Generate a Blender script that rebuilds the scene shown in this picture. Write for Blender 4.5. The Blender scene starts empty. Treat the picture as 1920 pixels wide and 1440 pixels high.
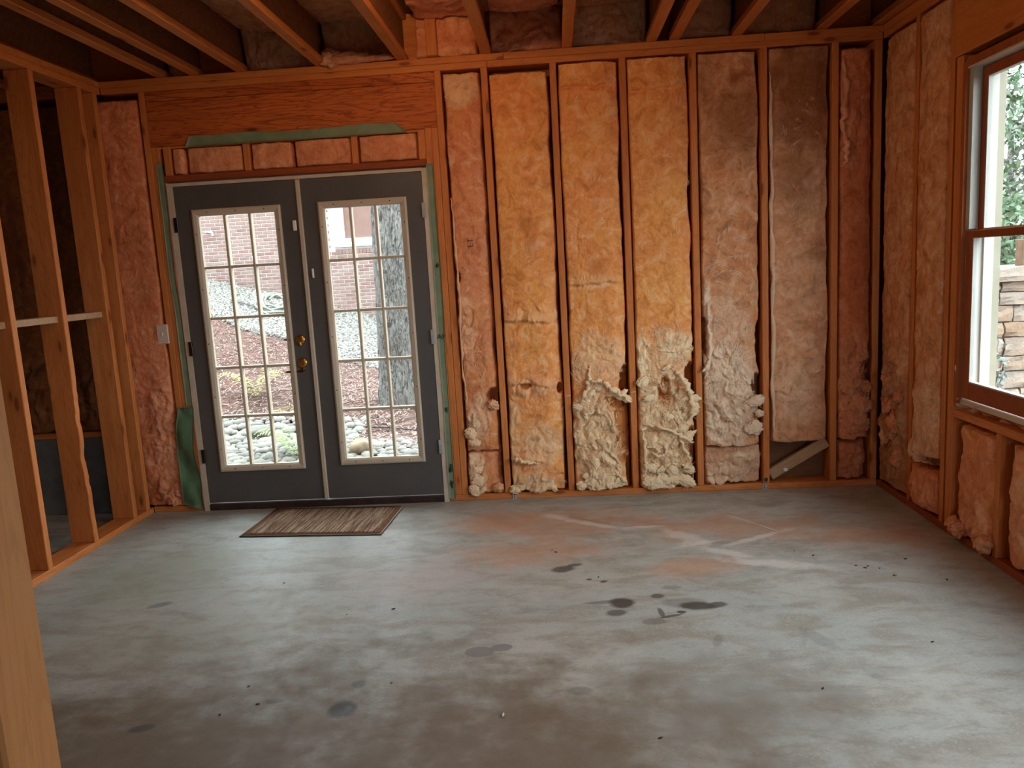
import bpy, bmesh, math, random
import numpy as np
from mathutils import Vector, Matrix

# ------------------------------------------------------------------ camera
sc = bpy.context.scene
COL = sc.collection
PITCH, ROLL, YAW = -.1504, -.0564, -.0617
CPOS = Vector((.3593, -4.7895, 1.4696))
FPX = 1454.76
fw = Vector((math.sin(YAW)*math.cos(PITCH), math.cos(YAW)*math.cos(PITCH), math.sin(PITCH)))
rt = Vector((math.cos(YAW), -math.sin(YAW), 0))
up = rt.cross(fw)
r2 = rt*math.cos(ROLL) + up*math.sin(ROLL)
u2 = -rt*math.sin(ROLL) + up*math.cos(ROLL)
cam_d = bpy.data.cameras.new('camera')
cam_d.sensor_fit = 'HORIZONTAL'; cam_d.sensor_width = 36.0
cam_d.lens = FPX/1920*36.0
cam_d.clip_start = .02; cam_d.clip_end = 300
cam = bpy.data.objects.new('camera', cam_d); COL.objects.link(cam)
M = Matrix((r2, u2, -fw)).transposed().to_4x4(); M.translation = CPOS
cam.matrix_world = M
sc.camera = cam

# ------------------------------------------------------------------ sky, exposure
sc.view_settings.view_transform = 'Standard'
sc.view_settings.look = 'None'
sc.view_settings.gamma = 1.0
sc.view_settings.use_curve_mapping = False
sc.view_settings.exposure = 0.0
SKY = 10.0
w = bpy.data.worlds.new('overcast_sky'); sc.world = w; w.use_nodes = True
bg = w.node_tree.nodes['Background']
bg.inputs['Color'].default_value = (.83, .94, 1.0, 1); bg.inputs['Strength'].default_value = SKY
sc.cycles.max_bounces = 5; sc.cycles.diffuse_bounces = 4; sc.cycles.glossy_bounces = 2; sc.cycles.adaptive_threshold = .08
sc.cycles.transparent_max_bounces = 16; sc.cycles.sample_clamp_indirect = 6.0

XL, XR, H, PT = -2.3404, 2.2968, 2.6355, 2.712     # left / right stud faces, plate underside, plate top
WT = .14                                            # wall thickness
XO = -4.7                                           # outer left wall
YF = -8.2                                           # wall behind the camera

def portal(name, loc, rot, sx, sy):
    l = bpy.data.lights.new(name, 'AREA'); l.shape = 'RECTANGLE'; l.size = sx; l.size_y = sy
    l.cycles.is_portal = True
    o = bpy.data.objects.new(name, l); COL.objects.link(o); o.location = loc; o.rotation_euler = rot
portal('door_daylight', (-1.18, .16, 1.06), (math.radians(-90), 0, 0), 1.5, 1.9)
portal('window_daylight', (XR+WT+.03, -1.4, 1.48), (0, math.radians(90), 0), 1.6, .95)
portal('added_window_daylight', (XR+WT+.03, -2.55, 1.48), (0, math.radians(90), 0), 1.6, 1.0)
portal('added_opening_daylight', (1.2, YF-.2, 1.5), (math.radians(90), 0, 0), 1.2, 1.2)  # this opening and the second window are unseen additions for light

# ------------------------------------------------------------------ helpers
def link(o): COL.objects.link(o); return o
def tag(o, label=None, cat=None, group=None, kind=None):
    if label: o['label'] = label
    if cat: o['category'] = cat
    if group: o['group'] = group
    if kind: o['kind'] = kind
    return o
def empty(name, loc=(0, 0, 0)):
    o = bpy.data.objects.new(name, None); o.location = loc; o.empty_display_size = .05
    return link(o)
def obj(name, me, mat=None, parent=None, loc=(0, 0, 0), rot=(0, 0, 0)):
    if mat is not None and len(me.materials) == 0: me.materials.append(mat)
    o = bpy.data.objects.new(name, me); link(o)
    o.location = loc; o.rotation_euler = rot
    if parent is not None: o.parent = parent
    return o
def bm_mesh(bm, name, smooth=False):
    me = bpy.data.meshes.new(name); bm.normal_update(); bm.to_mesh(me); bm.free()
    if smooth: me.polygons.foreach_set('use_smooth', [True]*len(me.polygons))
    return me
def add_box(bm, x0, x1, y0, y1, z0, z1):
    vs = [bm.verts.new((x, y, z)) for x in (x0, x1) for y in (y0, y1) for z in (z0, z1)]
    for f in ((0, 1, 3, 2), (4, 6, 7, 5), (0, 4, 5, 1), (2, 3, 7, 6), (0, 2, 6, 4), (1, 5, 7, 3)):
        bm.faces.new([vs[i] for i in f])
    return vs
def box(name, b, mat, parent=None, bevel=.0, seg=1):
    x0, x1, y0, y1, z0, z1 = b
    cx, cy = (x0+x1)/2, (y0+y1)/2
    bm = bmesh.new(); add_box(bm, x0-cx, x1-cx, y0-cy, y1-cy, 0, z1-z0)
    if bevel: bmesh.ops.bevel(bm, geom=bm.edges[:], offset=bevel, segments=seg, affect='EDGES')
    return obj(name, bm_mesh(bm, name), mat, parent, (cx, cy, z0))
def boxes(name, bs, mat, parent=None, loc=(0, 0, 0)):
    bm = bmesh.new()
    for b in bs: add_box(bm, *b)
    return obj(name, bm_mesh(bm, name), mat, parent, loc)
def tube_mesh(pts, rad, n=8, name='tube', closed=False, caps=True):
    pts = [Vector(p) for p in pts]; k = len(pts)
    rads = rad if hasattr(rad, '__len__') else [rad]*k
    bm = bmesh.new(); rings = []; prev = None
    for i, p in enumerate(pts):
        a = pts[(i-1) % k] if (closed or i > 0) else p
        b = pts[(i+1) % k] if (closed or i < k-1) else p
        t = (b-a).normalized()
        ref = prev if prev is not None else (Vector((0, 0, 1)) if abs(t.z) < .9 else Vector((1, 0, 0)))
        s = (ref - t*ref.dot(t)).normalized(); prev = s; q = t.cross(s)
        rings.append([bm.verts.new(p + (s*math.cos(2*math.pi*j/n) + q*math.sin(2*math.pi*j/n))*rads[i]) for j in range(n)])
    for i in range(k if closed else k-1):
        A, B = rings[i], rings[(i+1) % k]
        for j in range(n): bm.faces.new((A[j], A[(j+1) % n], B[(j+1) % n], B[j]))
    if caps and not closed:
        bm.faces.new(rings[0][::-1]); bm.faces.new(rings[-1])
    return bm_mesh(bm, name, True)
def lathe_mesh(prof, n=24, name='lathe'):
    bm = bmesh.new(); rings = []
    for r, z in prof: rings.append([bm.verts.new((r*math.cos(2*math.pi*j/n), r*math.sin(2*math.pi*j/n), z)) for j in range(n)])
    for A, B in zip(rings, rings[1:]):
        for j in range(n): bm.faces.new((A[j], A[(j+1) % n], B[(j+1) % n], B[j]))
    bm.faces.new(rings[0][::-1]); bm.faces.new(rings[-1])
    return bm_mesh(bm, name, True)
def np_mesh(name, V, F, smooth=True, attrs=None):
    V = np.asarray(V, np.float32); F = np.asarray(F, np.int32); k = F.shape[1]
    me = bpy.data.meshes.new(name)
    me.vertices.add(len(V)); me.vertices.foreach_set('co', V.ravel())
    me.loops.add(F.size); me.loops.foreach_set('vertex_index', F.ravel())
    me.polygons.add(len(F)); me.polygons.foreach_set('loop_start', np.arange(0, F.size, k, dtype=np.int32))
    if smooth: me.polygons.foreach_set('use_smooth', np.ones(len(F), bool))
    me.update(calc_edges=True)
    for n, a in (attrs or {}).items():
        at = me.attributes.new(n, 'FLOAT', 'POINT'); at.data.foreach_set('value', np.asarray(a, np.float32).ravel())
    return me
def ico(sub=2):
    bm = bmesh.new(); bmesh.ops.create_icosphere(bm, subdivisions=sub, radius=1)
    V = np.array([v.co[:] for v in bm.verts]); F = np.array([[v.index for v in f.verts] for f in bm.faces]); bm.free()
    return V, F
ICO = {s: ico(s) for s in (1, 2, 3, 4)}

class Noise:
    def __init__(s, seed): s.t = np.random.default_rng(seed).random((256, 256))
    def __call__(s, x, y):
        xi = np.floor(x).astype(int); yi = np.floor(y).astype(int); fx = x-xi; fy = y-yi
        fx = fx*fx*fx*(fx*(fx*6-15)+10); fy = fy*fy*fy*(fy*(fy*6-15)+10)
        a, b = xi & 255, (xi+1) & 255; c, d = yi & 255, (yi+1) & 255
        return ((s.t[a, c]*(1-fx)+s.t[b, c]*fx)*(1-fy)+(s.t[a, d]*(1-fx)+s.t[b, d]*fx)*fy)*2-1
    def fbm(s, x, y, o=4, g=.5):
        r = 0; a = 1; t = 0
        for i in range(o): r = r+a*s(x*2**i+i*17.3, y*2**i+i*9.1); t += a; a *= g
        return r/t
    def ridge(s, x, y, o=3):
        r = 0; a = 1; t = 0
        for i in range(o): r = r+a*(1-np.abs(s(x*2**i+i*31.7, y*2**i+i*5.3))*2); t += a; a *= .5
        return r/t
def billow(nz, x, y, o=3):
    r = 0; a = 1; t = 0
    for i in range(o): r = r+a*np.minimum(np.abs(nz(x*2**i+i*13.7, y*2**i+i*27.1))*1.9, 1.2); t += a; a *= .5
    return r/t
def sstep(a, b, x):
    t = np.clip((x-a)/(b-a), 0, 1); return t*t*(3-2*t)

# ------------------------------------------------------------------ materials
def mat(name, color=(.5, .5, .5), rough=.6, metal=0, spec=.5):
    m = bpy.data.materials.new(name); m.use_nodes = True
    b = m.node_tree.nodes['Principled BSDF']
    b.inputs['Base Color'].default_value = (*color, 1); b.inputs['Roughness'].default_value = rough
    b.inputs['Metallic'].default_value = metal; b.inputs['Specular IOR Level'].default_value = spec
    return m
class NT:
    def __init__(s, m): s.m = m; s.n = m.node_tree.nodes; s.l = m.node_tree.links; s.b = s.n['Principled BSDF']
    def new(s, t, **k):
        n = s.n.new(t)
        for a, v in k.items(): setattr(n, a, v)
        return n
    def put(s, sock, v):
        if isinstance(v, bpy.types.NodeSocket): s.l.new(v, sock)
        elif v is not None: sock.default_value = v
    def math(s, op, a, b=None, c=None):
        n = s.new('ShaderNodeMath', operation=op)
        for i, v in enumerate((a, b, c)):
            if v is not None: s.put(n.inputs[i], v)
        return n.outputs[0]
    def vmath(s, op, a, b=None):
        n = s.new('ShaderNodeVectorMath', operation=op); s.put(n.inputs[0], a)
        if b is not None: s.put(n.inputs[1], b)
        return n.outputs['Value' if op in ('LENGTH', 'DISTANCE', 'DOT_PRODUCT') else 'Vector']
    def mapping(s, v, loc=(0, 0, 0), rot=(0, 0, 0), sc=(1, 1, 1)):
        n = s.new('ShaderNodeMapping'); s.put(n.inputs[0], v)
        s.put(n.inputs['Location'], loc); s.put(n.inputs['Rotation'], rot); s.put(n.inputs['Scale'], sc)
        return n.outputs[0]
    def noise(s, v, scale=5, detail=4, rough=.55, dist=0):
        n = s.new('ShaderNodeTexNoise'); s.put(n.inputs['Vector'], v)
        n.inputs['Scale'].default_value = scale; n.inputs['Detail'].default_value = detail
        n.inputs['Roughness'].default_value = rough; n.inputs['Distortion'].default_value = dist
        return n.outputs['Fac']
    def ramp(s, f, a, b, lo=0., hi=1.):
        n = s.new('ShaderNodeMapRange', interpolation_type='SMOOTHSTEP'); s.put(n.inputs['Value'], f)
        n.inputs['From Min'].default_value = a; n.inputs['From Max'].default_value = b
        n.inputs['To Min'].default_value = lo; n.inputs['To Max'].default_value = hi
        return n.outputs[0]
    def mix(s, f, a, b, mode='MIX'):
        n = s.new('ShaderNodeMix', data_type='RGBA', blend_type=mode)
        s.put(n.inputs[0], f)
        for i, v in ((6, a), (7, b)): s.put(n.inputs[i], (*v, 1) if isinstance(v, tuple) and len(v) == 3 else v)
        return n.outputs[2]
    def attr(s, name): return s.new('ShaderNodeAttribute', attribute_name=name).outputs['Fac']
    def bump(s, h, strength=.3, dist=.01):
        n = s.new('ShaderNodeBump'); n.inputs['Strength'].default_value = strength; n.inputs['Distance'].default_value = dist
        s.put(n.inputs['Height'], h); s.l.new(n.outputs[0], s.b.inputs['Normal'])
    def coord(s, k='Object'): return s.new('ShaderNodeTexCoord').outputs[k]
    def pos(s): return s.new('ShaderNodeNewGeometry').outputs['Position']
    def rnd(s): return s.new('ShaderNodeObjectInfo').outputs['Random']
    def col(s, v): s.put(s.b.inputs['Base Color'], v)

WOODC = ((.56, .180, .042), (.66, .235, .064), (.36, .088, .018))
def wood(name, axis, cols=WOODC, knots=True, ring=.45):
    m = mat(name, rough=.62, spec=.3); t = NT(m)
    sc_ = {'x': (1.0, 14, 14), 'y': (14, 1.0, 14), 'z': (14, 14, 1.0)}[axis]
    off = t.new('ShaderNodeCombineXYZ'); r = t.rnd()
    for i, k in enumerate((37.1, 53.7, 71.3)): t.put(off.inputs[i], t.math('MULTIPLY', r, k))
    p = t.vmath('ADD', t.coord(), off.outputs[0])
    v = t.mapping(p, sc=sc_)
    g = t.noise(v, 1.6, 3, .6, .35)
    g2 = t.noise(t.mapping(p, sc=tuple(a*4 for a in sc_)), 1.5, 3, .6)
    big = t.noise(p, 1.3, 2)
    c = t.mix(t.ramp(g, .35, .68), cols[0], cols[1])
    rings = t.math('FRACT', t.math('MULTIPLY', g, 9.0))
    c = t.mix(t.math('MULTIPLY', t.ramp(rings, .66, .98), ring), c, cols[2])
    sg = {'x': (.55, 5, 5), 'y': (5, .55, 5), 'z': (5, 5, .55)}[axis]
    g3 = t.noise(t.mapping(p, sc=sg), 1.25, 1.5, .45, .25)
    cath = t.ramp(t.math('FRACT', t.math('MULTIPLY', g3, 17.0)), .72, .97)
    c = t.mix(t.math('MULTIPLY', cath, ring*.75), c, cols[2])
    c = t.mix(t.ramp(big, .3, .75, 0, .35), c, cols[2])
    c = t.mix(t.ramp(r, 0, 1, 0, .30), c, cols[1])
    c = t.mix(t.math('MULTIPLY', t.ramp(g2, .58, .75), .25), c, cols[2])
    if knots:
        ks = {'x': (1.0, 3.2, 3.2), 'y': (3.2, 1.0, 3.2), 'z': (3.2, 3.2, 1.0)}[axis]
        vo = t.new('ShaderNodeTexVoronoi'); t.put(vo.inputs['Vector'], t.mapping(p, sc=ks)); vo.inputs['Scale'].default_value = 3.3
        wob = t.math('ADD', vo.outputs['Distance'], t.math('MULTIPLY', g2, .03))
        k = t.ramp(wob, .10, .17, 1, 0)
        pick = t.new('ShaderNodeSeparateColor'); t.put(pick.inputs[0], vo.outputs['Color'])
        k = t.math('MULTIPLY', k, t.math('GREATER_THAN', pick.outputs[0], .48))
        c = t.mix(t.math('MULTIPLY', k, .85), c, (.075, .022, .009))
        halo = t.math('MULTIPLY', t.ramp(wob, .10, .32, .4, 0), t.math('GREATER_THAN', pick.outputs[0], .48))
        c = t.mix(halo, c, cols[2])
    t.col(c); t.bump(g2, .15, .004)
    return m
MW = {a: wood('framing_lumber_'+a, a) for a in 'xyz'}
MWH = wood('header_lumber', 'x', ((.52, .125, .025), (.60, .165, .036), (.20, .030, .006)), ring=1.0)
MWR = wood('red_stained_wood', 'x', ((.30, .062, .014), (.36, .082, .02), (.17, .032, .008)), knots=False)
MWRz = wood('red_stained_wood_upright', 'z', ((.30, .075, .018), (.40, .105, .026), (.17, .036, .009)), knots=False)
MWP = wood('pale_near_lumber', 'z', ((.47, .195, .06), (.53, .23, .075), (.38, .14, .04)), knots=False)
MWG = wood('weathered_board', 'x', ((.44, .26, .14), (.50, .31, .18), (.25, .13, .06)))

def insul(name, a, b, fl, dirt_and_shade):
    m = mat(name, rough=.95, spec=.1); t = NT(m)
    p = t.pos()
    n1 = t.noise(p, 3.5, 3); n2 = t.noise(p, 13, 4, .66, .8); n3 = t.noise(t.mapping(p, rot=(.5, .7, .3), sc=(1, 1, .45)), 120, 3, .65, .35); n5 = t.noise(p, 60, 2, .5, .5)
    c = t.mix(t.ramp(n1, .35, .66), a, b)
    c = t.mix(t.ramp(n2, .46, .74, 0, .60), c, dirt_and_shade)
    c = t.mix(t.ramp(n2, .30, .50, .42, 0), c, fl)
    c = t.mix(t.attr('fluff'), c, fl)
    c = t.mix(t.attr('dirt_and_shade'), c, dirt_and_shade)  # real soiling plus painted shade of pits and creases
    c = t.mix(t.ramp(n3, .52, .8, 0, .35), c, dirt_and_shade)
    c = t.mix(t.ramp(n5, .66, .78, 0, .55), c, dirt_and_shade)
    c = t.mix(t.ramp(n3, .25, .42, .25, 0), c, fl)
    t.col(c)
    h = t.math('ADD', t.math('MULTIPLY', n2, .8), t.math('MULTIPLY', n3, .5))
    t.bump(h, .6, .010)
    return m
M_INS = insul('pink_glass_wool', (.74, .30, .12), (.72, .275, .135), (.90, .66, .42), (.36, .105, .03))
M_INY = insul('yellow_glass_wool', (.88, .395, .115), (.84, .33, .11), (.92, .74, .48), (.44, .145, .035))
M_ING = insul('greyed_glass_wool', (.68, .345, .17), (.66, .28, .125), (.86, .68, .50), (.19, .060, .019))
M_INP = insul('rosy_glass_wool', (.66, .215, .09), (.74, .28, .13), (.86, .54, .34), (.34, .08, .025))

M_INB = insul('shade_darkened_wool', (.20, .065, .02), (.26, .09, .03), (.40, .2, .1), (.09, .028, .01))  # colour darkened to paint the unlit space behind the left partition
def concrete():
    m = mat('stained_concrete', rough=.42, spec=.45); t = NT(m)
    p = t.pos()
    n1 = t.noise(p, .9, 4, .6, .4); n2 = t.noise(t.mapping(p, rot=(0, 0, -.35), sc=(1, 2.4, 1)), 3.2, 4, .62, .5)
    n3 = t.noise(p, 14, 4, .7); n4 = t.noise(p, 90, 2, .7)
    c = t.mix(t.ramp(n1, .3, .7), (.34, .36, .34), (.43, .42, .38))
    c = t.mix(t.ramp(n2, .42, .66, 0, .7), c, (.255, .225, .175))
    n6 = t.noise(t.mapping(p, rot=(0, 0, .3), sc=(1, 1.8, 1)), 6.5, 5, .65, .8)
    c = t.mix(t.ramp(n6, .50, .70, 0, .5), c, (.22, .205, .175)); c = t.mix(t.ramp(n6, .28, .46, .35, 0), c, (.45, .455, .43))
    c = t.mix(t.ramp(n3, .5, .75, 0, .28), c, (.25, .23, .20))
    c = t.mix(t.ramp(n4, .52, .72, 0, .35), c, (.54, .53, .50)); c = t.mix(t.ramp(n4, .28, .44, .35, 0), c, (.20, .18, .155))
    nc = {}
    def shared(nf):
        if nf not in nc: nc[nf] = t.math('SUBTRACT', t.noise(p, nf, 4, .6), .5)
        return nc[nf]
    def blob(cx, cy, rx, ry, rot=0, wob=.5, lo=.75, hi=1.1, nf=9):
        mp = t.new('ShaderNodeMapping', vector_type='TEXTURE'); t.put(mp.inputs[0], p)
        mp.inputs['Location'].default_value = (cx, cy, 0); mp.inputs['Rotation'].default_value = (0, 0, rot); mp.inputs['Scale'].default_value = (rx, ry, 1)
        l = t.vmath('LENGTH', mp.outputs[0])
        l = t.math('ADD', l, t.math('MULTIPLY', shared(nf), wob*2))
        return t.ramp(l, lo, hi, 1, 0)
    def paint(c, k, col, f): return t.mix(t.math('MULTIPLY', k, f), c, col)
    rust = (.46, .25, .155); white = (.66, .62, .58); oil = (.052, .048, .042); olive = (.30, .31, .235); pink = (.43, .34, .32)
    for a in ((.35, -.5, .55, .30, .1), (1.25, -.66, .55, .24, 0), (1.85, -.85, .4, .2, -.2), (.15, -.95, .45, .22, .1), (-.05, -.45, .3, .2, 0), (.95, -1.2, .3, .12, .2)):
        c = paint(c, blob(*a, wob=1.0, lo=.3, hi=1.25, nf=5), rust, .62)
    c = paint(c, blob(-1.75, -1.1, .5, .45, 0, wob=1., lo=.2, hi=1.3, nf=4), olive, .6)
    c = paint(c, blob(-1.2, -1.75, .7, .35, .3, wob=1., lo=.2, hi=1.3, nf=4), olive, .4)
    c = paint(c, blob(-.35, -1.25, .4, .3, 0, wob=1., lo=.2, hi=1.3, nf=4), pink, .5)
    c = paint(c, blob(-.9, -2.7, 1.3, .75, .2, wob=1.2, lo=.2, hi=1.3, nf=4), (.14, .098, .058), .85)  # brown staining, its colour deepened to darken the overlit foreground
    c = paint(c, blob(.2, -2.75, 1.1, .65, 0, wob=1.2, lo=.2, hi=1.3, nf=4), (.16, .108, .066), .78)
    c = paint(c, blob(.9, -2.35, .55, .35, .3, wob=1.5, lo=.2, hi=1.2, nf=7), (.22, .205, .18), .55)
    # pale mineral streaks along old cracks
    for a in ((.31, -.40, .13, .05, -.6), (.52, -.55, .26, .035, -.55), (.78, -.62, .16, .022, .05), (.99, -.80, .20, .075, -.9), (1.12, -1.02, .24, .05, -.6), (1.38, -.62, .2, .02, -1.0), (1.35, -.85, .3, .028, .5), (1.34, -1.2, .30, .06, -.3), (1.06, -.9, .18, .03, .35)):
        c = paint(c, blob(*a, wob=.9, lo=.25, hi=1.15, nf=12), white, .58)
    for a in ((.53, -.50, .27, .006, -.55), (1.40, -.66, .21, .006, -1.02)):
        c = paint(c, blob(*a, wob=.3, lo=.4, hi=1.1, nf=12), (.16, .12, .09), .8)
    # oil drips and scuffs
    for a, f in (((.335, -1.185, .065, .045, .3), .85), ((.39, -1.14, .045, .022, .3), .8), ((.585, -1.585, .062, .058, 0), .95), ((.555, -1.68, .05, .035, .2), .75), ((.53, -1.57, .13, .02, .1), .55),
                 ((.745, -1.525, .034, .028, 0), .8), ((.90, -1.635, .085, .045, -.1), .92), ((.985, -1.63, .05, .03, .3), .8), ((.85, -1.6, .11, .055, 0), .35), ((.775, -1.725, .06, .011, .3), .8), ((.74, -1.69, .014, .05, .1), .75), ((.825, -1.69, .022, .016, 0), .9), ((.70, -1.77, .06, .03, 0), .5), ((.82, -1.44, .05, .025, 0), .35),
                 ((-.437, -2.362, .056, .058, .2), .97), ((-.42, -2.2, .03, .03, 0), .5), ((-.70, -2.3, .04, .02, 0), .45), ((.455, -1.32, .016, .012, 0), .9), ((.52, -1.35, .02, .015, .4), .9), ((-1.55, -1.46, .06, .03, .5), .5), ((-1.1, -2.45, .05, .025, .3), .7), ((.38, -2.28, .05, .03, 0), .4), ((1.3, -1.95, .04, .12, .4), .22), ((1.45, -2.2, .1, .04, .1), .2), ((.92, -1.95, .02, .06, -.3), .3)):
        c = paint(c, blob(*a, wob=.28, lo=.62, hi=1.12, nf=28), oil, f)
    for a in ((.0, -1.985, .058, .042, .0), (.085, -1.955, .045, .03, .1)):
        c = paint(c, blob(*a, wob=.06, lo=.9, hi=1.05), (.17, .155, .145), .8)
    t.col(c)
    t.put(t.b.inputs['Roughness'], t.ramp(n3, .3, .75, .44, .62))
    t.bump(t.math('ADD', n3, t.math('MULTIPLY', n2, 1.5)), .12, .004)
    return m
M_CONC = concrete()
def simple_noise(name, a, b, scale=8, rough=.8, spec=.3, bump=.2, det=5):
    m = mat(name, rough=rough, spec=spec); t = NT(m); n = t.noise(t.coord(), scale, det, .6, .3)
    t.col(t.mix(t.ramp(n, .3, .7), a, b))
    if bump: t.bump(n, bump, .01)
    return m
M_STEM = simple_noise('dark_block', (.10, .105, .105), (.16, .165, .16), 6)
M_SHEATH = simple_noise('sheathing', (.17, .075, .035), (.26, .12, .055), 4)
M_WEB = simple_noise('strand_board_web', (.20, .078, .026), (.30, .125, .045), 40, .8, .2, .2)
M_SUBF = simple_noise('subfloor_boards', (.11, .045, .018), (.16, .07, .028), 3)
M_DOOR = simple_noise('grey_door_paint', (.085, .078, .076), (.10, .092, .088), 3, .45, .4, .03)
M_CREAM = simple_noise('cream_plastic', (.50, .415, .31), (.56, .47, .355), 4, .5, .4, .02)
M_JAMB = simple_noise('primed_jamb', (.50, .40, .30), (.60, .49, .38), 9, .6, .3, .08)
M_WHITE = simple_noise('white_vinyl', (.72, .72, .68), (.80, .80, .76), 5, .4, .4, .02)
M_VINYL = simple_noise('window_vinyl', (.40, .40, .365), (.46, .46, .42), 5, .4, .4, .02)
M_CASE = simple_noise('exterior_casing_paint', (.27, .255, .19), (.31, .29, .22), 5, .6, .3, .02)
M_TRIMW = mat('white_trim', (.8, .8, .78), .5)
M_THRESH = simple_noise('dark_threshold', (.030, .016, .012), (.05, .025, .018), 12, .5)
M_BRASS = mat('old_brass', (.62, .33, .09), .32, 1.0)
M_BRASSD = mat('dark_brass', (.16, .09, .035), .35, 1.0)
M_DARKM = mat('dark_bronze', (.05, .04, .035), .4, .9)
M_STEEL = simple_noise('galvanised_strap', (.32, .32, .30), (.42, .42, .40), 30, .45)
M_GREEN = simple_noise('green_flashing', (.155, .215, .135), (.215, .275, .175), 7, .55, .35, .15)
M_GREEND = mat('dark_green_ink', (.012, .05, .022), .7)
M_GREEN2 = simple_noise('dark_green_flap', (.075, .145, .075), (.115, .195, .105), 9, .5, .35, .2)
M_INK = mat('brown_print_ink', (.16, .05, .02), .8)
M_PLATE = mat('plate_plastic', (.62, .50, .42), .4)
M_BLACK = mat('black_rubber', (.012, .012, .012), .6)
M_STRING = mat('pale_twine', (.55, .42, .26), .9)
def glass():
    m = bpy.data.materials.new('clear_glass'); m.use_nodes = True; n = m.node_tree.nodes; l = m.node_tree.links
    n.remove(n['Principled BSDF']); out = n['Material Output']
    tr = n.new('ShaderNodeBsdfTransparent'); tr.inputs[0].default_value = (.95, .97, .96, 1)
    gl = n.new('ShaderNodeBsdfGlossy'); gl.inputs['Roughness'].default_value = .02
    lw = n.new('ShaderNodeLayerWeight'); lw.inputs['Blend'].default_value = .5
    pw = n.new('ShaderNodeMath'); pw.operation = 'POWER'; l.new(lw.outputs['Facing'], pw.inputs[0]); pw.inputs[1].default_value = 4.0
    fr = n.new('ShaderNodeMath'); fr.operation = 'MULTIPLY_ADD'; l.new(pw.outputs[0], fr.inputs[0]); fr.inputs[1].default_value = .6; fr.inputs[2].default_value = .02
    mx = n.new('ShaderNodeMixShader'); l.new(fr.outputs[0], mx.inputs[0]); l.new(tr.outputs[0], mx.inputs[1]); l.new(gl.outputs[0], mx.inputs[2])
    l.new(mx.outputs[0], out.inputs[0]); return m
M_GLASS = glass()

def lumber(name, parent, axis, b, m=None, bevel=.003):
    o = box(name, b, m or MW[axis], parent, bevel); return o

# ------------------------------------------------------------------ structure: floor, walls, ceiling
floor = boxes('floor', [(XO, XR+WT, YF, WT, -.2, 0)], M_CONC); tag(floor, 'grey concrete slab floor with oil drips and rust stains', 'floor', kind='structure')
DX0, DX1, DZ1 = -1.995, -.375, 2.09            # rough opening of the door unit
wall_back = boxes('wall_back', [(XO, DX0-.005, WT, WT+.02, -.2, 3.1), (DX1+.005, XR+WT, WT, WT+.02, -.2, 3.1), (DX0-.005, DX1+.005, WT, WT+.02, DZ1, 3.1), (DX0-.005, DX1+.005, WT, WT+.02, -.2, 0)], M_SHEATH)
tag(wall_back, 'open stud wall with double glass doors and insulation batts', 'wall', kind='structure')
WB = wall_back
SP = .4064; HS = .0195
stud_x = [k*SP for k in range(6)] + [2.277]
for x in stud_x: lumber('stud', WB, 'z', (x-HS, x+HS, 0, WT, .038, H))
for x in (-2.089, -.277): lumber('stud', WB, 'z', (x-HS, x+HS, 0, WT, .038, H))
for x in (-2.05,): lumber('stud', WB, 'z', (x-HS, x+HS+.012, 0, WT, .038, 2.31))
for x in (-.3175, -.3565): lumber('stud', WB, 'z', (x-HS, x+HS, 0, WT, .038, 2.325))
lumber('stud', WB, 'z', (2.258, 2.2955, .05, WT, .038, H))
lumber('top_plate', WB, 'x', (XL-.14, .12, -.002, WT, H+.038, PT))
lumber('top_plate', WB, 'x', (.121, 1.63, -.002, WT, H+.038, PT))
lumber('top_plate', WB, 'x', (1.631, XR+WT, -.004, WT, H+.036, PT-.002))
lumber('top_plate', WB, 'x', (XL, .02, 0, WT, H, H+.0375))
lumber('top_plate', WB, 'x', (.021, XR, 0, WT, H, H+.0375))
lumber('sole_plate', WB, 'x', (-.375, .035, 0, WT, 0, .038))
lumber('sole_plate', WB, 'x', (.041, XR, -.002, WT, 0, .038))
lumber('sole_plate', WB, 'x', (XL, -2.0, 0, WT, 0, .038))
lumber('header', WB, 'x', (-2.068, -.2965, -.002, .037, 2.312, 2.574), MWH)
lumber('header', WB, 'x', (-2.068, -.2965, .045, WT, 2.312, 2.574), MWH)
lumber('header_plate', WB, 'x', (-2.068, -.2965, 0, WT, 2.576, H-.001), MWH)
lumber('header_filler', WB, 'x', (-2.06, -.30, .01, WT, 2.297, 2.311), MW['x'])
# sub header and cripples above the doors
lumber('sub_header', WB, 'x', (-2.01, -.376, .004, WT, 2.098, 2.136), MWR)
for x in (-1.478, -.81): lumber('cripple', WB, 'z', (x-.019, x+.019, .004, WT, 2.1365, 2.31))
for x in (-.398, -1.975): lumber('cripple', WB, 'z', (x-.022, x+.022, .004, WT, 2.1365, 2.31))
# part of the back wall that runs on behind the left partition
box('stem_wall', (XO, -2.49, .02, WT, 0, .515), M_STEM, WB, .006)
lumber('sill_plate', WB, 'x', (XO, -2.49, .02, WT, .516, .555))
for x in (-2.86, -3.27, -3.68): lumber('stud', WB, 'z', (x-HS, x+HS, 0, WT, .556, H))
lumber('top_plate', WB, 'x', (XO, XL-.145, 0, WT, H, PT))

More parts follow.
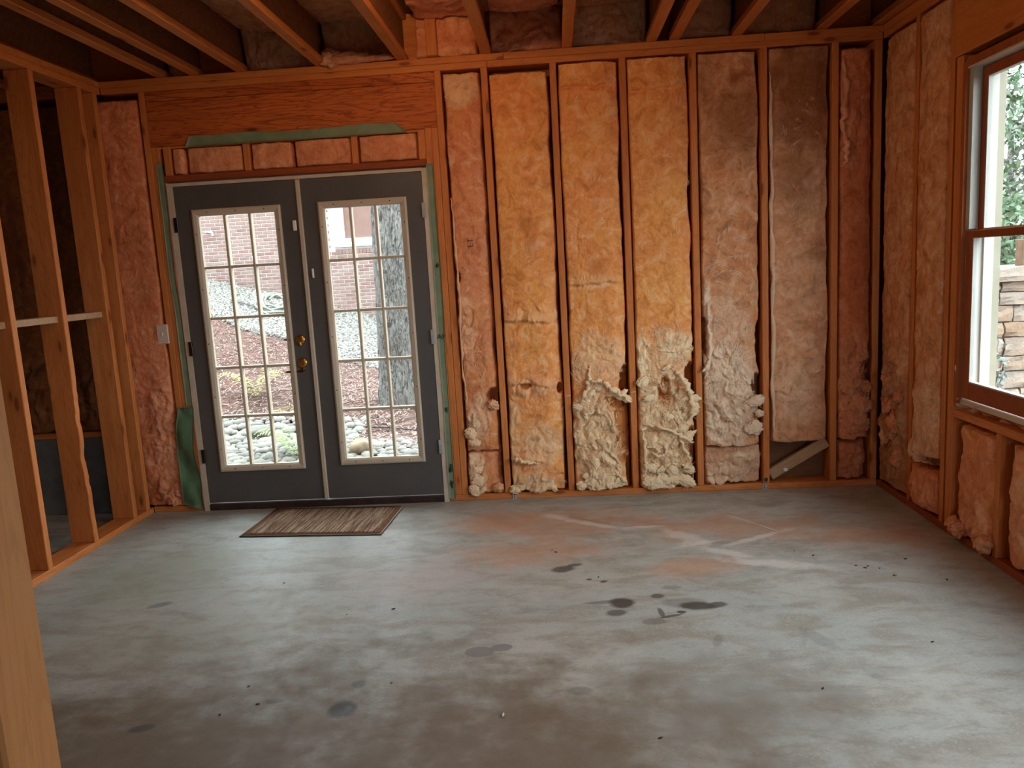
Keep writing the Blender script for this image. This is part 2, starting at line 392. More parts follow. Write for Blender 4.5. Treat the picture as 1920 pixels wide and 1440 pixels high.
# left partition
wall_left = lumber('wall_left', None, 'y', (XL-WT, XL, -3.70, -.001, 0, .038))
tag(wall_left, 'open stud partition on the left, unfinished', 'wall', kind='structure')
def child_of(o, p):
    o.parent = p; o.matrix_parent_inverse = Matrix.Translation(-p.location)
    return o
def lumber_c(name, parent, axis, b, m=None, bevel=.003): return child_of(lumber(name, None, axis, b, m, bevel), parent)
ylist = [-.0415, -.197, -.6216, -1.0349, -1.4413, -1.8477, -2.2541, -2.66, -3.07, -3.47]
for i, y in enumerate(ylist):
    st_ = lumber_c('stud', wall_left, 'z', (XL-WT, XL, y-.039, y, .0385, H-.0005))
    if i == 2:      # bark-rough corner low on this stud
        bm = bmesh.new(); bm.from_mesh(st_.data)
        geom = bm.verts[:]+bm.edges[:]+bm.faces[:]
        for zc in np.linspace(.1, 1.0, 46):
            r_ = bmesh.ops.bisect_plane(bm, geom=bm.verts[:]+bm.edges[:]+bm.faces[:], plane_co=(0, 0, zc), plane_no=(0, 0, 1))
        nw_ = Noise(88)
        for v in bm.verts:
            if .09 < v.co.z < 1.01 and v.co.x > .06:
                k = math.sin(math.pi*(v.co.z-.09)/.92)
                v.co.x -= k*(.010+.012*float(nw_.fbm(np.array(v.co.z*14), np.array(v.co.y*9+3), 3)))
                if v.co.y > 0: v.co.y += k*.010*float(nw_.fbm(np.array(v.co.z*17+5), np.array(1.5), 3))
        bm.to_mesh(st_.data); bm.free()
lumber_c('top_plate', wall_left, 'y', (XL-WT, XL, -3.70, -.001, H, H+.037))
lumber_c('top_plate', wall_left, 'y', (XL-WT, XL, -3.70, -.005, H+.038, PT))
for a, b in zip(ylist[1:5], ylist[2:6]):
    lumber_c('blocking', wall_left, 'y', (XL-.125, XL-.03, b+.001, a-.040, 1.302, 1.338), MWG)

# near partition beside the camera: only the end stud is in view
wall_near = lumber('wall_near', None, 'x', (XL, -.288, -4.017, -3.928, 0, .038))
tag(wall_near, 'pale stud at the end of the nearest partition', 'wall', kind='structure')
lumber_c('stud', wall_near, 'z', (-.325, -.287, -4.017, -3.928, .0385, H-.001), MWP, .004)
for x in (-.75, -1.16, -1.57, -1.97): lumber_c('stud', wall_near, 'z', (x-.019, x+.019, -4.017, -3.928, .0385, H-.001))
lumber_c('top_plate', wall_near, 'x', (XL, -.287, -4.017, -3.928, H, PT))

# right wall with the window
WY0, WY1, WZ0, WZ1 = -.90, -1.93, .655, 2.32     # rough opening
R2Y0, R2Y1 = -2.06, -3.04                        # second window, unseen: added and sized for its daylight
S0, S1 = XR+WT, XR+WT+.02
wall_right = boxes('wall_right', [(S0, S1, WY0, WT, -.2, 3.1), (S0, S1, WY1, WY0, -.2, WZ0), (S0, S1, WY1, WY0, WZ1, 3.1), (S0, S1, R2Y0, WY1, -.2, 3.1),
    (S0, S1, R2Y1, R2Y0, -.2, WZ0), (S0, S1, R2Y1, R2Y0, WZ1, 3.1), (S0, S1, YF, R2Y1, -.2, 3.1)], M_SHEATH)
tag(wall_right, 'open stud wall with window and packed insulation', 'wall', kind='structure')
WR = wall_right
for y in (-.43, -.80, -.86): lumber('stud', WR, 'z', (XR, XR+WT, y-.02, y+.018, .038, H if y > -.85 else WZ1))
lumber('stud', WR, 'z', (XR, XR+WT, -.9, -.881, .038, WZ1))
for y in (-1.30, -1.71): lumber('cripple', WR, 'z', (XR, XR+WT, y-.02, y+.018, .038, .612))
for y in (-1.96, -2.0, -3.7, -4.1, -4.5, -4.9, -5.4, -5.8, -6.2, -6.7, -7.2): lumber('stud', WR, 'z', (XR, XR+WT, y-.019, y+.019, .038, H))
lumber('sole_plate', WR, 'y', (XR, XR+WT, YF+.2, -.003, 0, .038), MWR)
lumber('top_plate', WR, 'y', (XR, XR+WT, YF+.2, -.006, H, H+.037))
lumber('top_plate', WR, 'y', (XR, XR+WT, YF+.2, -.006, H+.038, PT))
lumber('rough_sill', WR, 'y', (XR-.002, XR+WT, WY1, WY0-.001, .613, .651))
lumber('header', WR, 'y', (XR-.001, XR+.038, WY1-.05, -.821, 2.325, 2.571))
lumber('header', WR, 'y', (XR+.045, XR+WT, WY1-.05, -.821, 2.325, 2.571))
lumber('header_plate', WR, 'y', (XR-.003, XR+WT, WY1-.05, -.821, 2.572, H-.001))
for y in (R2Y0+.02, R2Y1-.02): lumber('stud', WR, 'z', (XR, XR+WT, y-.019, y+.019, .038, H))
lumber('header', WR, 'y', (XR, XR+WT, R2Y1, R2Y0, 2.33, H))
lumber('rough_sill', WR, 'y', (XR, XR+WT, R2Y1, R2Y0, .613, .651))

# outer left wall and the wall behind the camera (its unseen opening added for daylight)
wall_outer = boxes('wall_outer', [(XO-.15, XO, YF, WT, -.2, 3.1)], M_STEM); tag(wall_outer, 'block wall beyond the left partition', 'wall', kind='structure')
OX0, OX1, OZ0, OZ = .6, 1.8, .9, 2.1
wall_front = boxes('wall_front', [(XO, OX0, YF-.15, YF, -.2, 3.1), (OX1, S1, YF-.15, YF, -.2, 3.1), (OX0, OX1, YF-.15, YF, OZ, 3.1), (OX0, OX1, YF-.15, YF, -.2, OZ0)], M_SHEATH)
tag(wall_front, 'wall behind the viewer with an opening added for daylight', 'wall', kind='structure')

# ceiling: subfloor, joists, rim
ZS = 2.998
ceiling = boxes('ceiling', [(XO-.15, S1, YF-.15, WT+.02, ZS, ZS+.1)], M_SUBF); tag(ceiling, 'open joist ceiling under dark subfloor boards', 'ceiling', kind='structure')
for x in (-4.4, -3.9, -3.41, -2.92, -2.43, -1.952, -1.745, -1.458, -.972, -.484, .018, .495, .985, 1.117, 1.475, 1.955, 2.27):
    jo = boxes('joist', [(x-.006, x+.006, YF, .098, PT+.036, ZS-.035)], M_WEB, ceiling)
    for z in (PT+.001, ZS-.0385): lumber('flange', None, 'y', (x-.030, x+.030, YF, .098, z, z+.038), None, .003).parent = jo
lumber('rim_joist', ceiling, 'x', (XO, S0, .10, WT, PT+.001, ZS))
lumber('packer', ceiling, 'z', (-.325, -.262, -.045, -.004, PT+.001, ZS))

# ------------------------------------------------------------------ doors
trim_1 = boxes('trim_1', [(DX0+.003, -1.957, -.012, .1, .0, 2.086), (-.410, DX1-.003, -.012, .1, .0, 2.082), (-1.957, -.410, -.012, .1, 2.067, 2.086)], M_JAMB)
tag(trim_1, 'primed jamb around the grey double doors', 'door frame', kind='structure')
thr = boxes('threshold', [(-1.957, -.410, -.012, .13, 0.001, .040), (-1.957, -.410, .045, .09, .04, .05)], M_THRESH, trim_1)
for x, sgn in ((-1.957, -1), (-.410, 1)):
    for z in (.32, 1.02, 1.79):
        box('hinge', (x-.012, x+.012, -.022, -.012, z, z+.09), M_DARKM if sgn < 0 else M_STEEL, trim_1, .002)

def door_leaf(name, x0, x1, gx0, gx1, gz0, gz1, label):
    z0, z1 = .052, 2.064
    root = empty(name, ((x0+x1)/2, .015, z0)); tag(root, label, 'door', kind='structure')
    def ch(o, p=None): return child_of(o, p or root)
    y0, y1 = -.008, .037
    ch(boxes('slab', [(x0, gx0+.012, y0, y1, z0, z1), (gx1-.012, x1, y0, y1, z0, z1), (gx0+.012, gx1-.012, y0, y1, z0, gz0+.012), (gx0+.012, gx1-.012, y0, y1, gz1-.012, z1)], M_DOOR))
    # glazing frame: four mitred mouldings
    w_ = .041
    bm = bmesh.new()
    outer = [(gx0, gz0), (gx1, gz0), (gx1, gz1), (gx0, gz1)]
    prof = [(0, .0), (0, -.012), (.010, -.017), (w_*.72, -.012), (w_, -.004), (w_, .02)]
    rings = []
    for d, yy in prof:
        rings.append([bm.verts.new((gx, y0+yy, gz)) for gx, gz in ((gx0+d, gz0+d), (gx1-d, gz0+d), (gx1-d, gz1-d), (gx0+d, gz1-d))])
    for A, B in zip(rings, rings[1:]):
        for j in range(4): bm.faces.new((A[j], A[(j+1) % 4], B[(j+1) % 4], B[j]))
    gf = ch(obj('glazing_frame', bm_mesh(bm, 'glazing_frame'), M_CREAM))
    ix0, ix1, iz0, iz1 = gx0+w_, gx1-w_, gz0+w_, gz1-w_
    for zz in np.linspace(gz0+.15, gz1-.15, 5):
        for xx in (gx0+.018, gx1-.018):
            s = obj('screw', lathe_mesh([(.0045, 0), (.004, .002)], 8, 'screw'), M_BLACK, None, (xx, y0-.0135, zz), (math.radians(90), 0, 0)); child_of(s, gf)
    for xx in np.linspace(gx0+.1, gx1-.1, 3):
        for zz in (gz0+.018, gz1-.018):
            s = obj('screw', lathe_mesh([(.0045, 0), (.004, .002)], 8, 'screw'), M_BLACK, None, (xx, y0-.0135, zz), (math.radians(90), 0, 0)); child_of(s, gf)
    mw = .0085
    xs = np.linspace(ix0, ix1, 4); zs = np.linspace(iz0, iz1, 6)
    for x in xs[1:-1]: ch(box('muntin', (x-mw, x+mw, y0-.001, .034, iz0, iz1), M_CREAM, None, .003))
    for z in zs[1:-1]: ch(box('muntin', (ix0, ix1, y0+.001, .032, z-mw, z+mw), M_CREAM, None, .003))
    for i in range(3):
        for j in range(5):
            ch(box('pane', (xs[i]+mw*(i > 0), xs[i+1]-mw*(i < 2), .012, .016, zs[j]+mw*(j > 0), zs[j+1]-mw*(j < 4)), M_GLASS))
    return root
door_1 = door_leaf('door_1', -1.953, -1.190, -1.853, -1.294, .260, 1.921, 'left grey door leaf with brass lever and deadbolt')
door_2 = door_leaf('door_2', -1.160, -.414, -1.061, -.514, .272, 1.922, 'right grey door leaf, tree trunk seen through its panes')
child_of(box('astragal', (-1.188, -1.161, -.022, .03, .052, 2.064), M_CREAM, None, .004), door_2)
# brass furniture on the left leaf
def rose(x, z): return obj('lock_rose', lathe_mesh([(.030, 0), (.031, .004), (.026, .012), (.014, .014)], 24, 'lock_rose'), M_BRASS, None, (x, -.008, z), (math.radians(90), 0, 0))
db = child_of(rose(-1.247, 1.088), door_1); db.name = 'deadbolt'
child_of(box('thumb_turn', (-1.252, -1.242, -.045, -.02, 1.068, 1.108), M_BRASS, None, .003), db)
lv = child_of(rose(-1.247, .942), door_1); lv.name = 'lever_handle'
pts = [(-1.247, -.02, .942), (-1.247, -.055, .942), (-1.258, -.062, .942), (-1.28, -.062, .936), (-1.305, -.062, .937), (-1.33, -.062, .944), (-1.352, -.062, .946), (-1.362, -.062, .940), (-1.362, -.062, .929), (-1.352, -.062, .927)]
child_of(obj('lever', tube_mesh(pts, [.010, .010, .010, .009, .0085, .008, .0075, .0065, .006, .005], 10, 'lever'), M_BRASSD), lv)
child_of(box('contact_sensor', (-1.226, -1.203, -.022, -.008, 1.758, 1.822), M_WHITE, None, .004), door_1)
child_of(box('contact_sensor', (-1.135, -1.122, -.020, -.008, 1.466, 1.524), M_WHITE, None, .003), door_2)

# ------------------------------------------------------------------ window in the right wall
def window(name, wy0, wy1, label):
    """unit between wy0 (near corner) and wy1, sashes of stained wood, vinyl tracks"""
    root = empty(name, (XR+.05, (wy0+wy1)/2, .69)); tag(root, label, 'window', kind='structure')
    ch = lambda o, p=None: child_of(o, p or root)
    y0, y1 = wy0-.035, wy1+.035              # inner edges of frame
    zb, zt = .705, 2.262
    ch(boxes('frame', [(XR-.003, XR+.02, wy0-.008, y0, zb-.02, zt+.02), (XR-.003, XR+.02, y1, wy1+.008, zb-.02, zt+.02), (XR-.003, XR+.02, y0, y1, zt-.004, zt+.03)], MWRz))
    ch(boxes('head_liner', [(XR+.003, XR+WT, y0, y1, zt-.012, zt+.012)], M_CREAM))
    for yy, s in ((y0, -1), (y1, 1)):
        a, b = sorted((yy-s*.012, yy+s*.012))
        ch(boxes('jamb_liner', [(XR+.02, XR+WT+.002, a, b, zb-.02, zt), (XR+.048, XR+.056, *sorted((yy, yy+s*.03)), zb, zt), (XR+.090, XR+.098, *sorted((yy, yy+s*.025)), zb, zt)], M_VINYL))
        ch(boxes('weather_strip', [(XR+.057, XR+.064, *sorted((yy+s*.010, yy+s*.022)), zb, 1.47)], M_BLACK))
        ch(boxes('track_cover', [(XR+.014, XR+.047, *sorted((yy, yy+s*.034)), 1.522, zt-.013)], M_VINYL))
    def sash(nm, x0, x1, ya, yb, za, zb_, st, top, bot):
        s = empty(nm, ((x0+x1)/2, (ya+yb)/2, za)); ch(s)
        a, b = ya, yb
        for n_, bb in (('stile', (x0, x1, a-st, a, za, zb_)), ('stile', (x0, x1, b, b+st, za, zb_)), ('rail', (x0, x1, b+st, a-st, za, za+bot)), ('rail', (x0, x1, b+st, a-st, zb_-top, zb_))):
            child_of(box(n_, bb, MWRz if n_ == 'stile' else MWR, None, .003), s)
        c = .007
        child_of(boxes('glazing_bead', [(x0-.001, x1-.005, a-st-c, a-st, za+bot, zb_-top), (x0-.001, x1-.005, b+st, b+st+c, za+bot, zb_-top), (x0-.001, x1-.005, b+st+c, a-st-c, za+bot, za+bot+c), (x0-.001, x1-.005, b+st+c, a-st-c, zb_-top-.003, zb_-top)], M_VINYL), s)
        child_of(boxes('pane', [((x0+x1)/2-.002, (x0+x1)/2+.002, b+st, a-st, za+bot, zb_-top)], M_GLASS), s)
    sash('lower_sash', XR+.018, XR+.048, y0-.004, y1+.004, .713, 1.516, .062, .034, .082)
    sash('upper_sash', XR+.057, XR+.088, y0-.012, y1+.012, 1.482, 2.246, .064, .046, .034)
    ch(boxes('sill_nosing', [(XR+.016, XR+WT+.06, y1, y0, .682, .706)], M_CREAM))
    ch(boxes('exterior_casing', [(S1-.02, S1+.018, wy0+.04, y0-.004, zb-.03, zt+.06), (S1-.02, S1+.018, y1+.004, wy1-.04, zb-.03, zt+.06), (S1-.02, S1+.018, y1, y0, zt+.002, zt+.06)], M_CASE))
    return root
window_1 = window('window_1', WY0, WY1, 'stained wood sash window with white vinyl tracks')
# ------------------------------------------------------------------ insulation
SURF = {}
def batt(name, label, frame, u0, u1, w0, w1, seed, m, bulge=.012, rec=.004, torn=(), pits=(), folds=(), dirt_and_shade=(), fluff0=0., amp=1., edge_l=.006, edge_r=.010, rrec=.02, group=None, jit_b=.012, jit_t=.004, res=.0058, low=1.0, cat='insulation', deep=.085):
    nz = Noise(seed); nz2 = Noise(seed+991)
    nu = max(8, int((u1-u0)/res)); nw = max(8, int((w1-w0)/(res*1.1)))
    U, W = np.meshgrid(np.linspace(0, 1, nu), np.linspace(0, 1, nw))
    jb = jit_b*nz.fbm(U*6+3, U*0+seed, 3); jt = jit_t*nz.fbm(U*6+11, U*0+seed, 3)
    WW = w0+jb+(w1+jt-w0-jb)*W
    el = edge_l*(1+nz.fbm(WW*5, WW*0+2.2, 4)*1.6); er = edge_r*(1+nz.fbm(WW*5, WW*0+7.7, 4)*1.6)
    UU = u0+el+(u1-er-u0-el)*U
    x, y = UU*1.0, WW*1.0
    wx = .07*nz.fbm(x*5, y*5, 3); wy = .07*nz2.fbm(x*5+5, y*5, 3)
    d = -rec+bulge*(1-np.abs(2*U-1)**3)
    d = d+amp*low*(.010*nz.fbm(x*5+wx*8, y*2.2, 3)+.0055*nz2.ridge((x+wx)*11, (y+wy)*8, 3)*.6+.0034*nz.fbm((x+wx)*40, (y+wy)*34, 3)+.005*(billow(nz2, (x+wx)*7, (y+wy)*6, 3)-.5))
    d = d-rrec*sstep(.72, 1.0, U+.06*nz.fbm(y*3, y*0+4, 3))
    fl = np.full_like(d, fluff0); dt = np.zeros_like(d); T = np.zeros_like(d)
    def ell(uc, wc, ru, rw, soft=.35, wob=.35):
        r = np.sqrt(((UU-uc)/ru)**2+((WW-wc)/rw)**2)+wob*nz.fbm(x*14+wx*20, y*14, 4)
        return sstep(1+soft, 1-soft, r)
    for uc, wc, ru, rw, a, wh in torn:
        k = ell(uc, wc, ru, rw); T = np.maximum(T, k*a); fl = np.maximum(fl, k*wh)
    sw = billow(nz2, (x+wx*1.2)*11, (y+wy*1.2)*9, 3)*1.9-.75; sw2 = billow(nz, (x+wy*1.5)*30+9, (y+wx*1.5)*24, 2)*1.8-.8
    fib = nz.fbm((x+wx*2.5)*46+3, (y+wy*2.5)*46, 2)
    d = d+T*(.021*sw+.006*sw2+.006*fib)
    fl = fl*np.clip(.72+.32*sw+.16*sw2+.15*fib, 0.10, 1)
    dt = np.maximum(dt, T*np.clip(-.12-sw*.8, 0, .6))  # creases between torn clumps darkened, shade put into the colour
    for uc, wc, ru, rw, dep in pits:
        k = ell(uc, wc, ru, rw, .25, .4); d = d-dep*1.35*k; dt = np.maximum(dt, k*.85); fl = fl*(1-.8*k)  # pits also painted dark, like the shade inside a hole
    for wc, a, uA, uB in folds:           # a lip of wool hanging over a crease
        yy = WW-wc-.03*nz.fbm(x*9, x*0+wc*7, 3)
        msk = sstep(uA-.03, uA+.03, UU)*sstep(uB+.03, uB-.03, UU)
        d = d+msk*(a*np.exp(-np.clip(yy, 0, None)**2/.0030)*sstep(-.008, .004, yy)-.6*a*np.exp(-(yy+.012)**2/.00018))
    for uc, wc, ru, rw, a in dirt_and_shade: dt = np.maximum(dt, a*ell(uc, wc, ru, rw, .6, .5))
    lip = .013
    du = np.minimum(U, 1-U)*(u1-u0); dw = np.minimum(W, 1-W)*(w1-w0)
    e = np.clip(np.minimum(du/lip, dw/(lip*.8)), 0, 1); e = np.sqrt(1-(1-e)**2)
    d = -deep+(d+deep)*e
    UU = UU+T*e*.02*nz.fbm(x*18+3, y*18, 3); WW = WW+T*e*(.016*nz2.fbm(x*18, y*18+8, 3)-.014*np.clip(sw, 0, 1))
    P = frame(UU, WW, d)
    base = np.array(frame(np.array([(u0+u1)/2]), np.array([w0]), np.array([0.]))).reshape(3)
    V = np.stack(P, -1).reshape(-1, 3)-base
    idx = np.arange(nu*nw).reshape(nw, nu)
    F = np.stack([idx[:-1, :-1], idx[:-1, 1:], idx[1:, 1:], idx[1:, :-1]], -1).reshape(-1, 4)
    me = np_mesh(name, V, F, True, {'fluff': np.clip(fl, 0, 1), 'dirt_and_shade': np.clip(dt, 0, 1)})
    o = obj(name, me, m, None, base); SURF[o.name] = (u0, u1, w0, w1, d, frame)
    return tag(o, label, cat, group)
FB = lambda u, w_, d: (u, -d, w_)
FR = lambda u, w_, d: (XR-d, u, w_)
def tuft(parent, m, pos, size, seed, rot=(0, 0, 0), fluff=.9, sub=4, rough=.35, dirt_and_shade=0.):
    """a torn wad: flattened core with crumpled folds and wisps curling off it"""
    V, F = ICO[4]; nz = Noise(seed); nz2 = Noise(seed+5); rg = np.random.default_rng(seed)
    size = np.array(size)*np.array([rg.uniform(.8, 1.25), .6, rg.uniform(.6, 1.05)]) if pos[2] < 2.7 and abs(pos[0]-XR) > .05 else np.array(size); rot = (0, rg.uniform(-.8, .8) if pos[2] < 2.7 else 0, 0)
    ph = rg.uniform(0, 50, 3)
    def n3(f, fn): return (fn(V[:, 0]*f+ph[0], V[:, 1]*f+V[:, 2]*f*.7)+fn(V[:, 2]*f+ph[1], V[:, 0]*f*.8-V[:, 1]*f)+fn(V[:, 1]*f+ph[2], V[:, 2]*f-V[:, 0]*f*.6))/3
    lo, rd, hi = n3(1.4, nz), n3(1.9, lambda a, b: billow(nz2, a, b, 3)*2-.8), n3(5.0, lambda a, b: billow(nz, a, b, 2)*2-.8)
    r = .80+.45*lo+.50*rd+.24*hi
    S = V*r[:, None]*np.array(size)*np.array([1.1, .8, 1.1])
    VV, FF, fl, dt = [S], [F], [np.clip(fluff*(.75+.35*rd+.2*hi), 0, 1)], [np.clip(dirt_and_shade-.1-rd*.6, 0, .6)]  # folds of the wad darkened in colour as painted shade
    k = len(S); L = max(size)
    for i in range(9):
        d = rg.normal(0, 1, 3); d /= np.linalg.norm(d); d[1] = -abs(d[1])*.6
        p = d*np.array(size)*.75; Lw = min(L, .032); q = d*Lw*rg.uniform(.35, .8); w_ = min(L, .03)*rg.uniform(.04, .09); bend = rg.normal(0, .35, 3)*Lw
        ring = []
        for j in range(6):
            f = j/5; c = p+q*f+bend*f*f+np.array([0, 0, -.3*Lw*f*f]); rr = w_*(1-.85*f)
            ring.append([c+rr*np.array([math.cos(a), .5*math.sin(a), math.sin(a+.5)]) for a in np.linspace(0, 2*math.pi, 6)[:-1]])
        VV.append(np.array(ring).reshape(-1, 3)); n5 = 5
        ff = []
        for j in range(5):
            for a in range(n5):
                A, B, C_, D = j*n5+a, j*n5+(a+1) % n5, (j+1)*n5+(a+1) % n5, (j+1)*n5+a
                ff += [(A, B, C_), (A, C_, D)]
        FF.append(np.array(ff)+k); k += 30; fl.append(np.full(30, fluff)); dt.append(np.zeros(30))
    me = np_mesh('loose_tuft', np.concatenate(VV), np.concatenate(FF), True, {'fluff': np.concatenate(fl), 'dirt_and_shade': np.concatenate(dt)})
    o = obj('loose_tuft', me, m, None, pos, rot); return child_of(o, parent)
def fibres(parent, m, regions, seed, fluff=.85):
    """thin loose fibres lying in combed clumps over the torn wool"""
    u0, u1, w0, w1, D, frame = SURF[parent.name]; nh, nw_ = D.shape; rg = np.random.default_rng(seed); nz = Noise(seed+77)
    V, F = [], []
    def surf(u, w_):
        i = int(np.clip((w_-w0)/(w1-w0), 0, 1)*(nh-1)); j = int(np.clip((u-u0)/(u1-u0), 0, 1)*(nw_-1)); return D[i, j]
    for uc, wc, ru, rw, n in regions:
        for _ in range(n//5):
            a, r = rg.uniform(0, 6.283), math.sqrt(rg.random()); cu, cw = uc+ru*r*math.cos(a), wc+rw*r*math.sin(a)
            ang = float(nz.fbm(np.array(cu*7.), np.array(cw*7.), 2))*3.6+1.2; bend = rg.uniform(-1.4, 1.4); L0 = rg.uniform(.025, .075)
            for q in range(5):
                u, w_ = cu+rg.normal(0, .005), cw+rg.normal(0, .005); L = L0*rg.uniform(.6, 1.2); t0 = ang+rg.normal(0, .18); wd = rg.uniform(.0007, .0016); lift = rg.uniform(.002, .010)
                k = len(V)
                for j in range(5):
                    t = t0+bend*j/4; f = 1-abs(j-2)/2.6
                    if j: u += L/4*math.cos(t); w_ += L/4*math.sin(t)
                    d = surf(u, w_)+.001+lift*f; 
                    for sd in (-1, 1): V.append(frame(u-sd*math.sin(t)*wd*f, w_+sd*math.cos(t)*wd*f, d))
                    if j: b = k+2*j; F.append((b-2, b-1, b+1, b))
    me = np_mesh('loose_fibres', np.array(V, float)-np.array(parent.location), np.array(F), True, {'fluff': np.full(len(V), fluff), 'dirt_and_shade': np.zeros(len(V))})
    o = obj('loose_fibres', me, m, None, parent.location); o['kind'] = 'stuff'; return child_of(o, parent)
def strand(parent, m, pts, r, seed, fluff=.9):
    P = [Vector(p) for p in pts]; out = []; rr = []
    rng = random.Random(seed); n = (len(P)-1)*7
    for i in range(n+1):
        s = i/n*(len(P)-1); k = min(int(s), len(P)-2); f = s-k
        p0, p1, p2, p3 = P[max(k-1, 0)], P[k], P[k+1], P[min(k+2, len(P)-1)]
        q = .5*((2*p1)+(p2-p0)*f+(2*p0-5*p1+4*p2-p3)*f*f+(3*p1-p0-3*p2+p3)*f**3)
        out.append(q+Vector((rng.uniform(-1, 1), rng.uniform(-1, 1), rng.uniform(-1, 1)))*r*.6)
        rr.append(r*(.35+.65*math.sin(math.pi*i/n))*rng.uniform(.5, 1.45))
    me = tube_mesh(out, rr, 9, 'loose_strand')
    for nm, v in (('fluff', fluff), ('dirt_and_shade', 0.)):
        at = me.attributes.new(nm, 'FLOAT', 'POINT'); at.data.foreach_set('value', [v]*len(me.vertices))
    o = obj('loose_strand', me, m); return child_of(o, parent)

G = 'insulation batts in the back wall'
b_left = batt('insulation_batt', 'dull red-brown batt in the narrow bay left of the double doors', FB, -2.43, -2.112, .045, 2.60, 11, M_INP, bulge=.015, rec=.002, edge_l=.002, rrec=.0, torn=((-2.2, .55, .08, .35, .5, .25), (-2.2, .15, .09, .1, .9, .3)), dirt_and_shade=((-2.2, 1.5, .12, .5, .35), (-2.22, .15, .1, .1, .5)), group=G)
b0u = batt('insulation_batt', 'pinkish batt in the narrow bay right of the doors, with ET printed', FB, -.255, -.021, .315, 2.622, 21, M_INS, bulge=.006, rec=.012, rrec=.016,
    torn=((-.15, 2.52, .10, .10, .6, .75), (-.21, .48, .05, .13, 1.0, .85), (-.14, .55, .05, .16, .5, .55), (-.2, 1.1, .05, .25, .45, .3)), pits=((-.055, .66, .05, .06, .05), (-.235, 1.42, .018, .04, .05)), group=G)
for i, (z, s) in enumerate(((.44, .032), (.38, .026), (.50, .02))): tuft(b0u, M_INS, (-.215+.02*i, -.012, z), (s*.9, s*.6, s*1.2), 30+i)
tuft(b0u, M_INS, (-.062, -.01, .615), (.032, .022, .030), 36, fluff=.35)
strand(b0u, M_INS, [(-.24, -.01, 1.9), (-.235, -.016, 1.6), (-.232, -.012, 1.25), (-.238, -.014, .9), (-.225, -.014, .62)], .008, 3, .4)
b0l = batt('insulation_batt', 'short cut-off piece of batt at floor, narrow bay right of the doors', FB, -.255, -.021, .042, .312, 22, M_INS, bulge=.006, rec=.02, rrec=.03, torn=((-.2, .17, .055, .15, 1.0, .95), (-.05, .08, .04, .05, .8, .4)), group=G)
for i, (x, z, s) in enumerate(((-.215, .075, .028), (-.19, .13, .024), (-.2, .2, .02), (-.16, .065, .018), (-.06, .08, .03))): tuft(b0l, M_INS, (x, -.012, z), (s, s*.6, s), 40+i, fluff=.9 if i < 4 else .2)
b1 = batt('insulation_batt', 'wide yellow batt under a black gap at its top', FB, .021, .386, .045, 2.598, 31, M_INY, bulge=.014, rrec=.022, torn=((.2, .72, .16, .07, .6, .25), (.2, 1.16, .17, .05, .6, .2), (.22, .35, .14, .14, .35, .55), (.16, .10, .15, .07, 1.0, .75), (.06, .4, .04, .4, .3, .35)), pits=((.36, .70, .022, .035, .05), (.15, .73, .035, .014, .02)),
    folds=((1.13, .016, .02, .33), (.74, .012, .03, .3), (.245, .016, .02, .22), (.14, .012, .2, .4)), dirt_and_shade=((.2, 1.72, .05, .05, .55), (.22, 1.58, .04, .1, .3)), group=G)
strand(b1, M_INY, [(.035, -.02, .27), (.07, -.034, .265), (.13, -.03, .245), (.2, -.022, .235)], .013, 5, .8)
for i in range(7): tuft(b1, M_INY, (.05+.04*i, -.012, .065+.012*(i % 3)), (.024, .016, .02), 50+i, fluff=.75)
b2 = batt('insulation_batt', 'batt torn to white wool below a ragged hanging lip', FB, .427, .792, .045, 2.628, 41, M_INY, bulge=.013, rrec=.02,
    torn=((.58, .36, .17, .34, 1.0, .98), (.52, .55, .10, .10, .8, 1.), (.6, .85, .17, .16, .35, .4), (.6, 1.35, .17, .05, .5, .25)), pits=((.765, .71, .035, .10, .075), (.745, .42, .055, .20, .035), (.70, .60, .08, .035, .02), (.79, .15, .03, .12, .06)),
    folds=((1.335, .014, .43, .75), (2.5, .018, .44, .72)), dirt_and_shade=((.74, .42, .06, .2, .3), (.61, 1.44, .05, .05, .4)), res=.0042, group=G)
strand(b2, M_INY, [(.52, -.02, .70), (.57, -.045, .745), (.63, -.05, .73), (.69, -.05, .685), (.75, -.05, .64), (.80, -.04, .605)], .012, 7)
strand(b2, M_INY, [(.50, -.015, .62), (.52, -.03, .68), (.545, -.03, .76), (.55, -.02, .84)], .013, 8)
for i, (x, z, s) in enumerate(((.735, .645, .032), (.765, .625, .026), (.70, .665, .024), (.60, .70, .022), (.55, .66, .02), (.47, .075, .03), (.52, .10, .026), (.57, .08, .032), (.62, .115, .03), (.66, .075, .026), (.71, .09, .03), (.50, .14, .02), (.58, .15, .024), (.64, .16, .02), (.47, .58, .024), (.51, .60, .024), (.64, .30, .02), (.6, .27, .022))): tuft(b2, M_INY, (x, -.022, z), (s, s*.6, s*.8), 60+i)
strand(b2, M_INY, [(.69, -.02, .16), (.72, -.03, .12), (.75, -.03, .085)], .012, 12)
b3 = batt('insulation_batt', 'batt burst open, thick cream clumps and strands spilling out', FB, .834, 1.198, .045, 2.628, 51, M_INY, bulge=.014, rrec=.02,
    torn=((1.0, .40, .18, .42, 1.0, .98), (.88, .86, .05, .16, .7, 1.), (1.08, .93, .11, .10, .8, .95), (1.02, .75, .15, .2, .5, .5)), pits=((1.165, .74, .036, .085, .075), (1.0, .66, .04, .09, .03), (1.17, .3, .03, .12, .05), (1.13, .1, .04, .06, .04)),
    folds=((2.46, .016, .85, 1.15), (1.95, .01, 1.0, 1.19)), res=.0042, group=G)
strand(b3, M_INY, [(1.05, -.02, .80), (1.11, -.05, .74), (1.15, -.06, .66), (1.165, -.055, .56), (1.15, -.05, .47)], .017, 9)
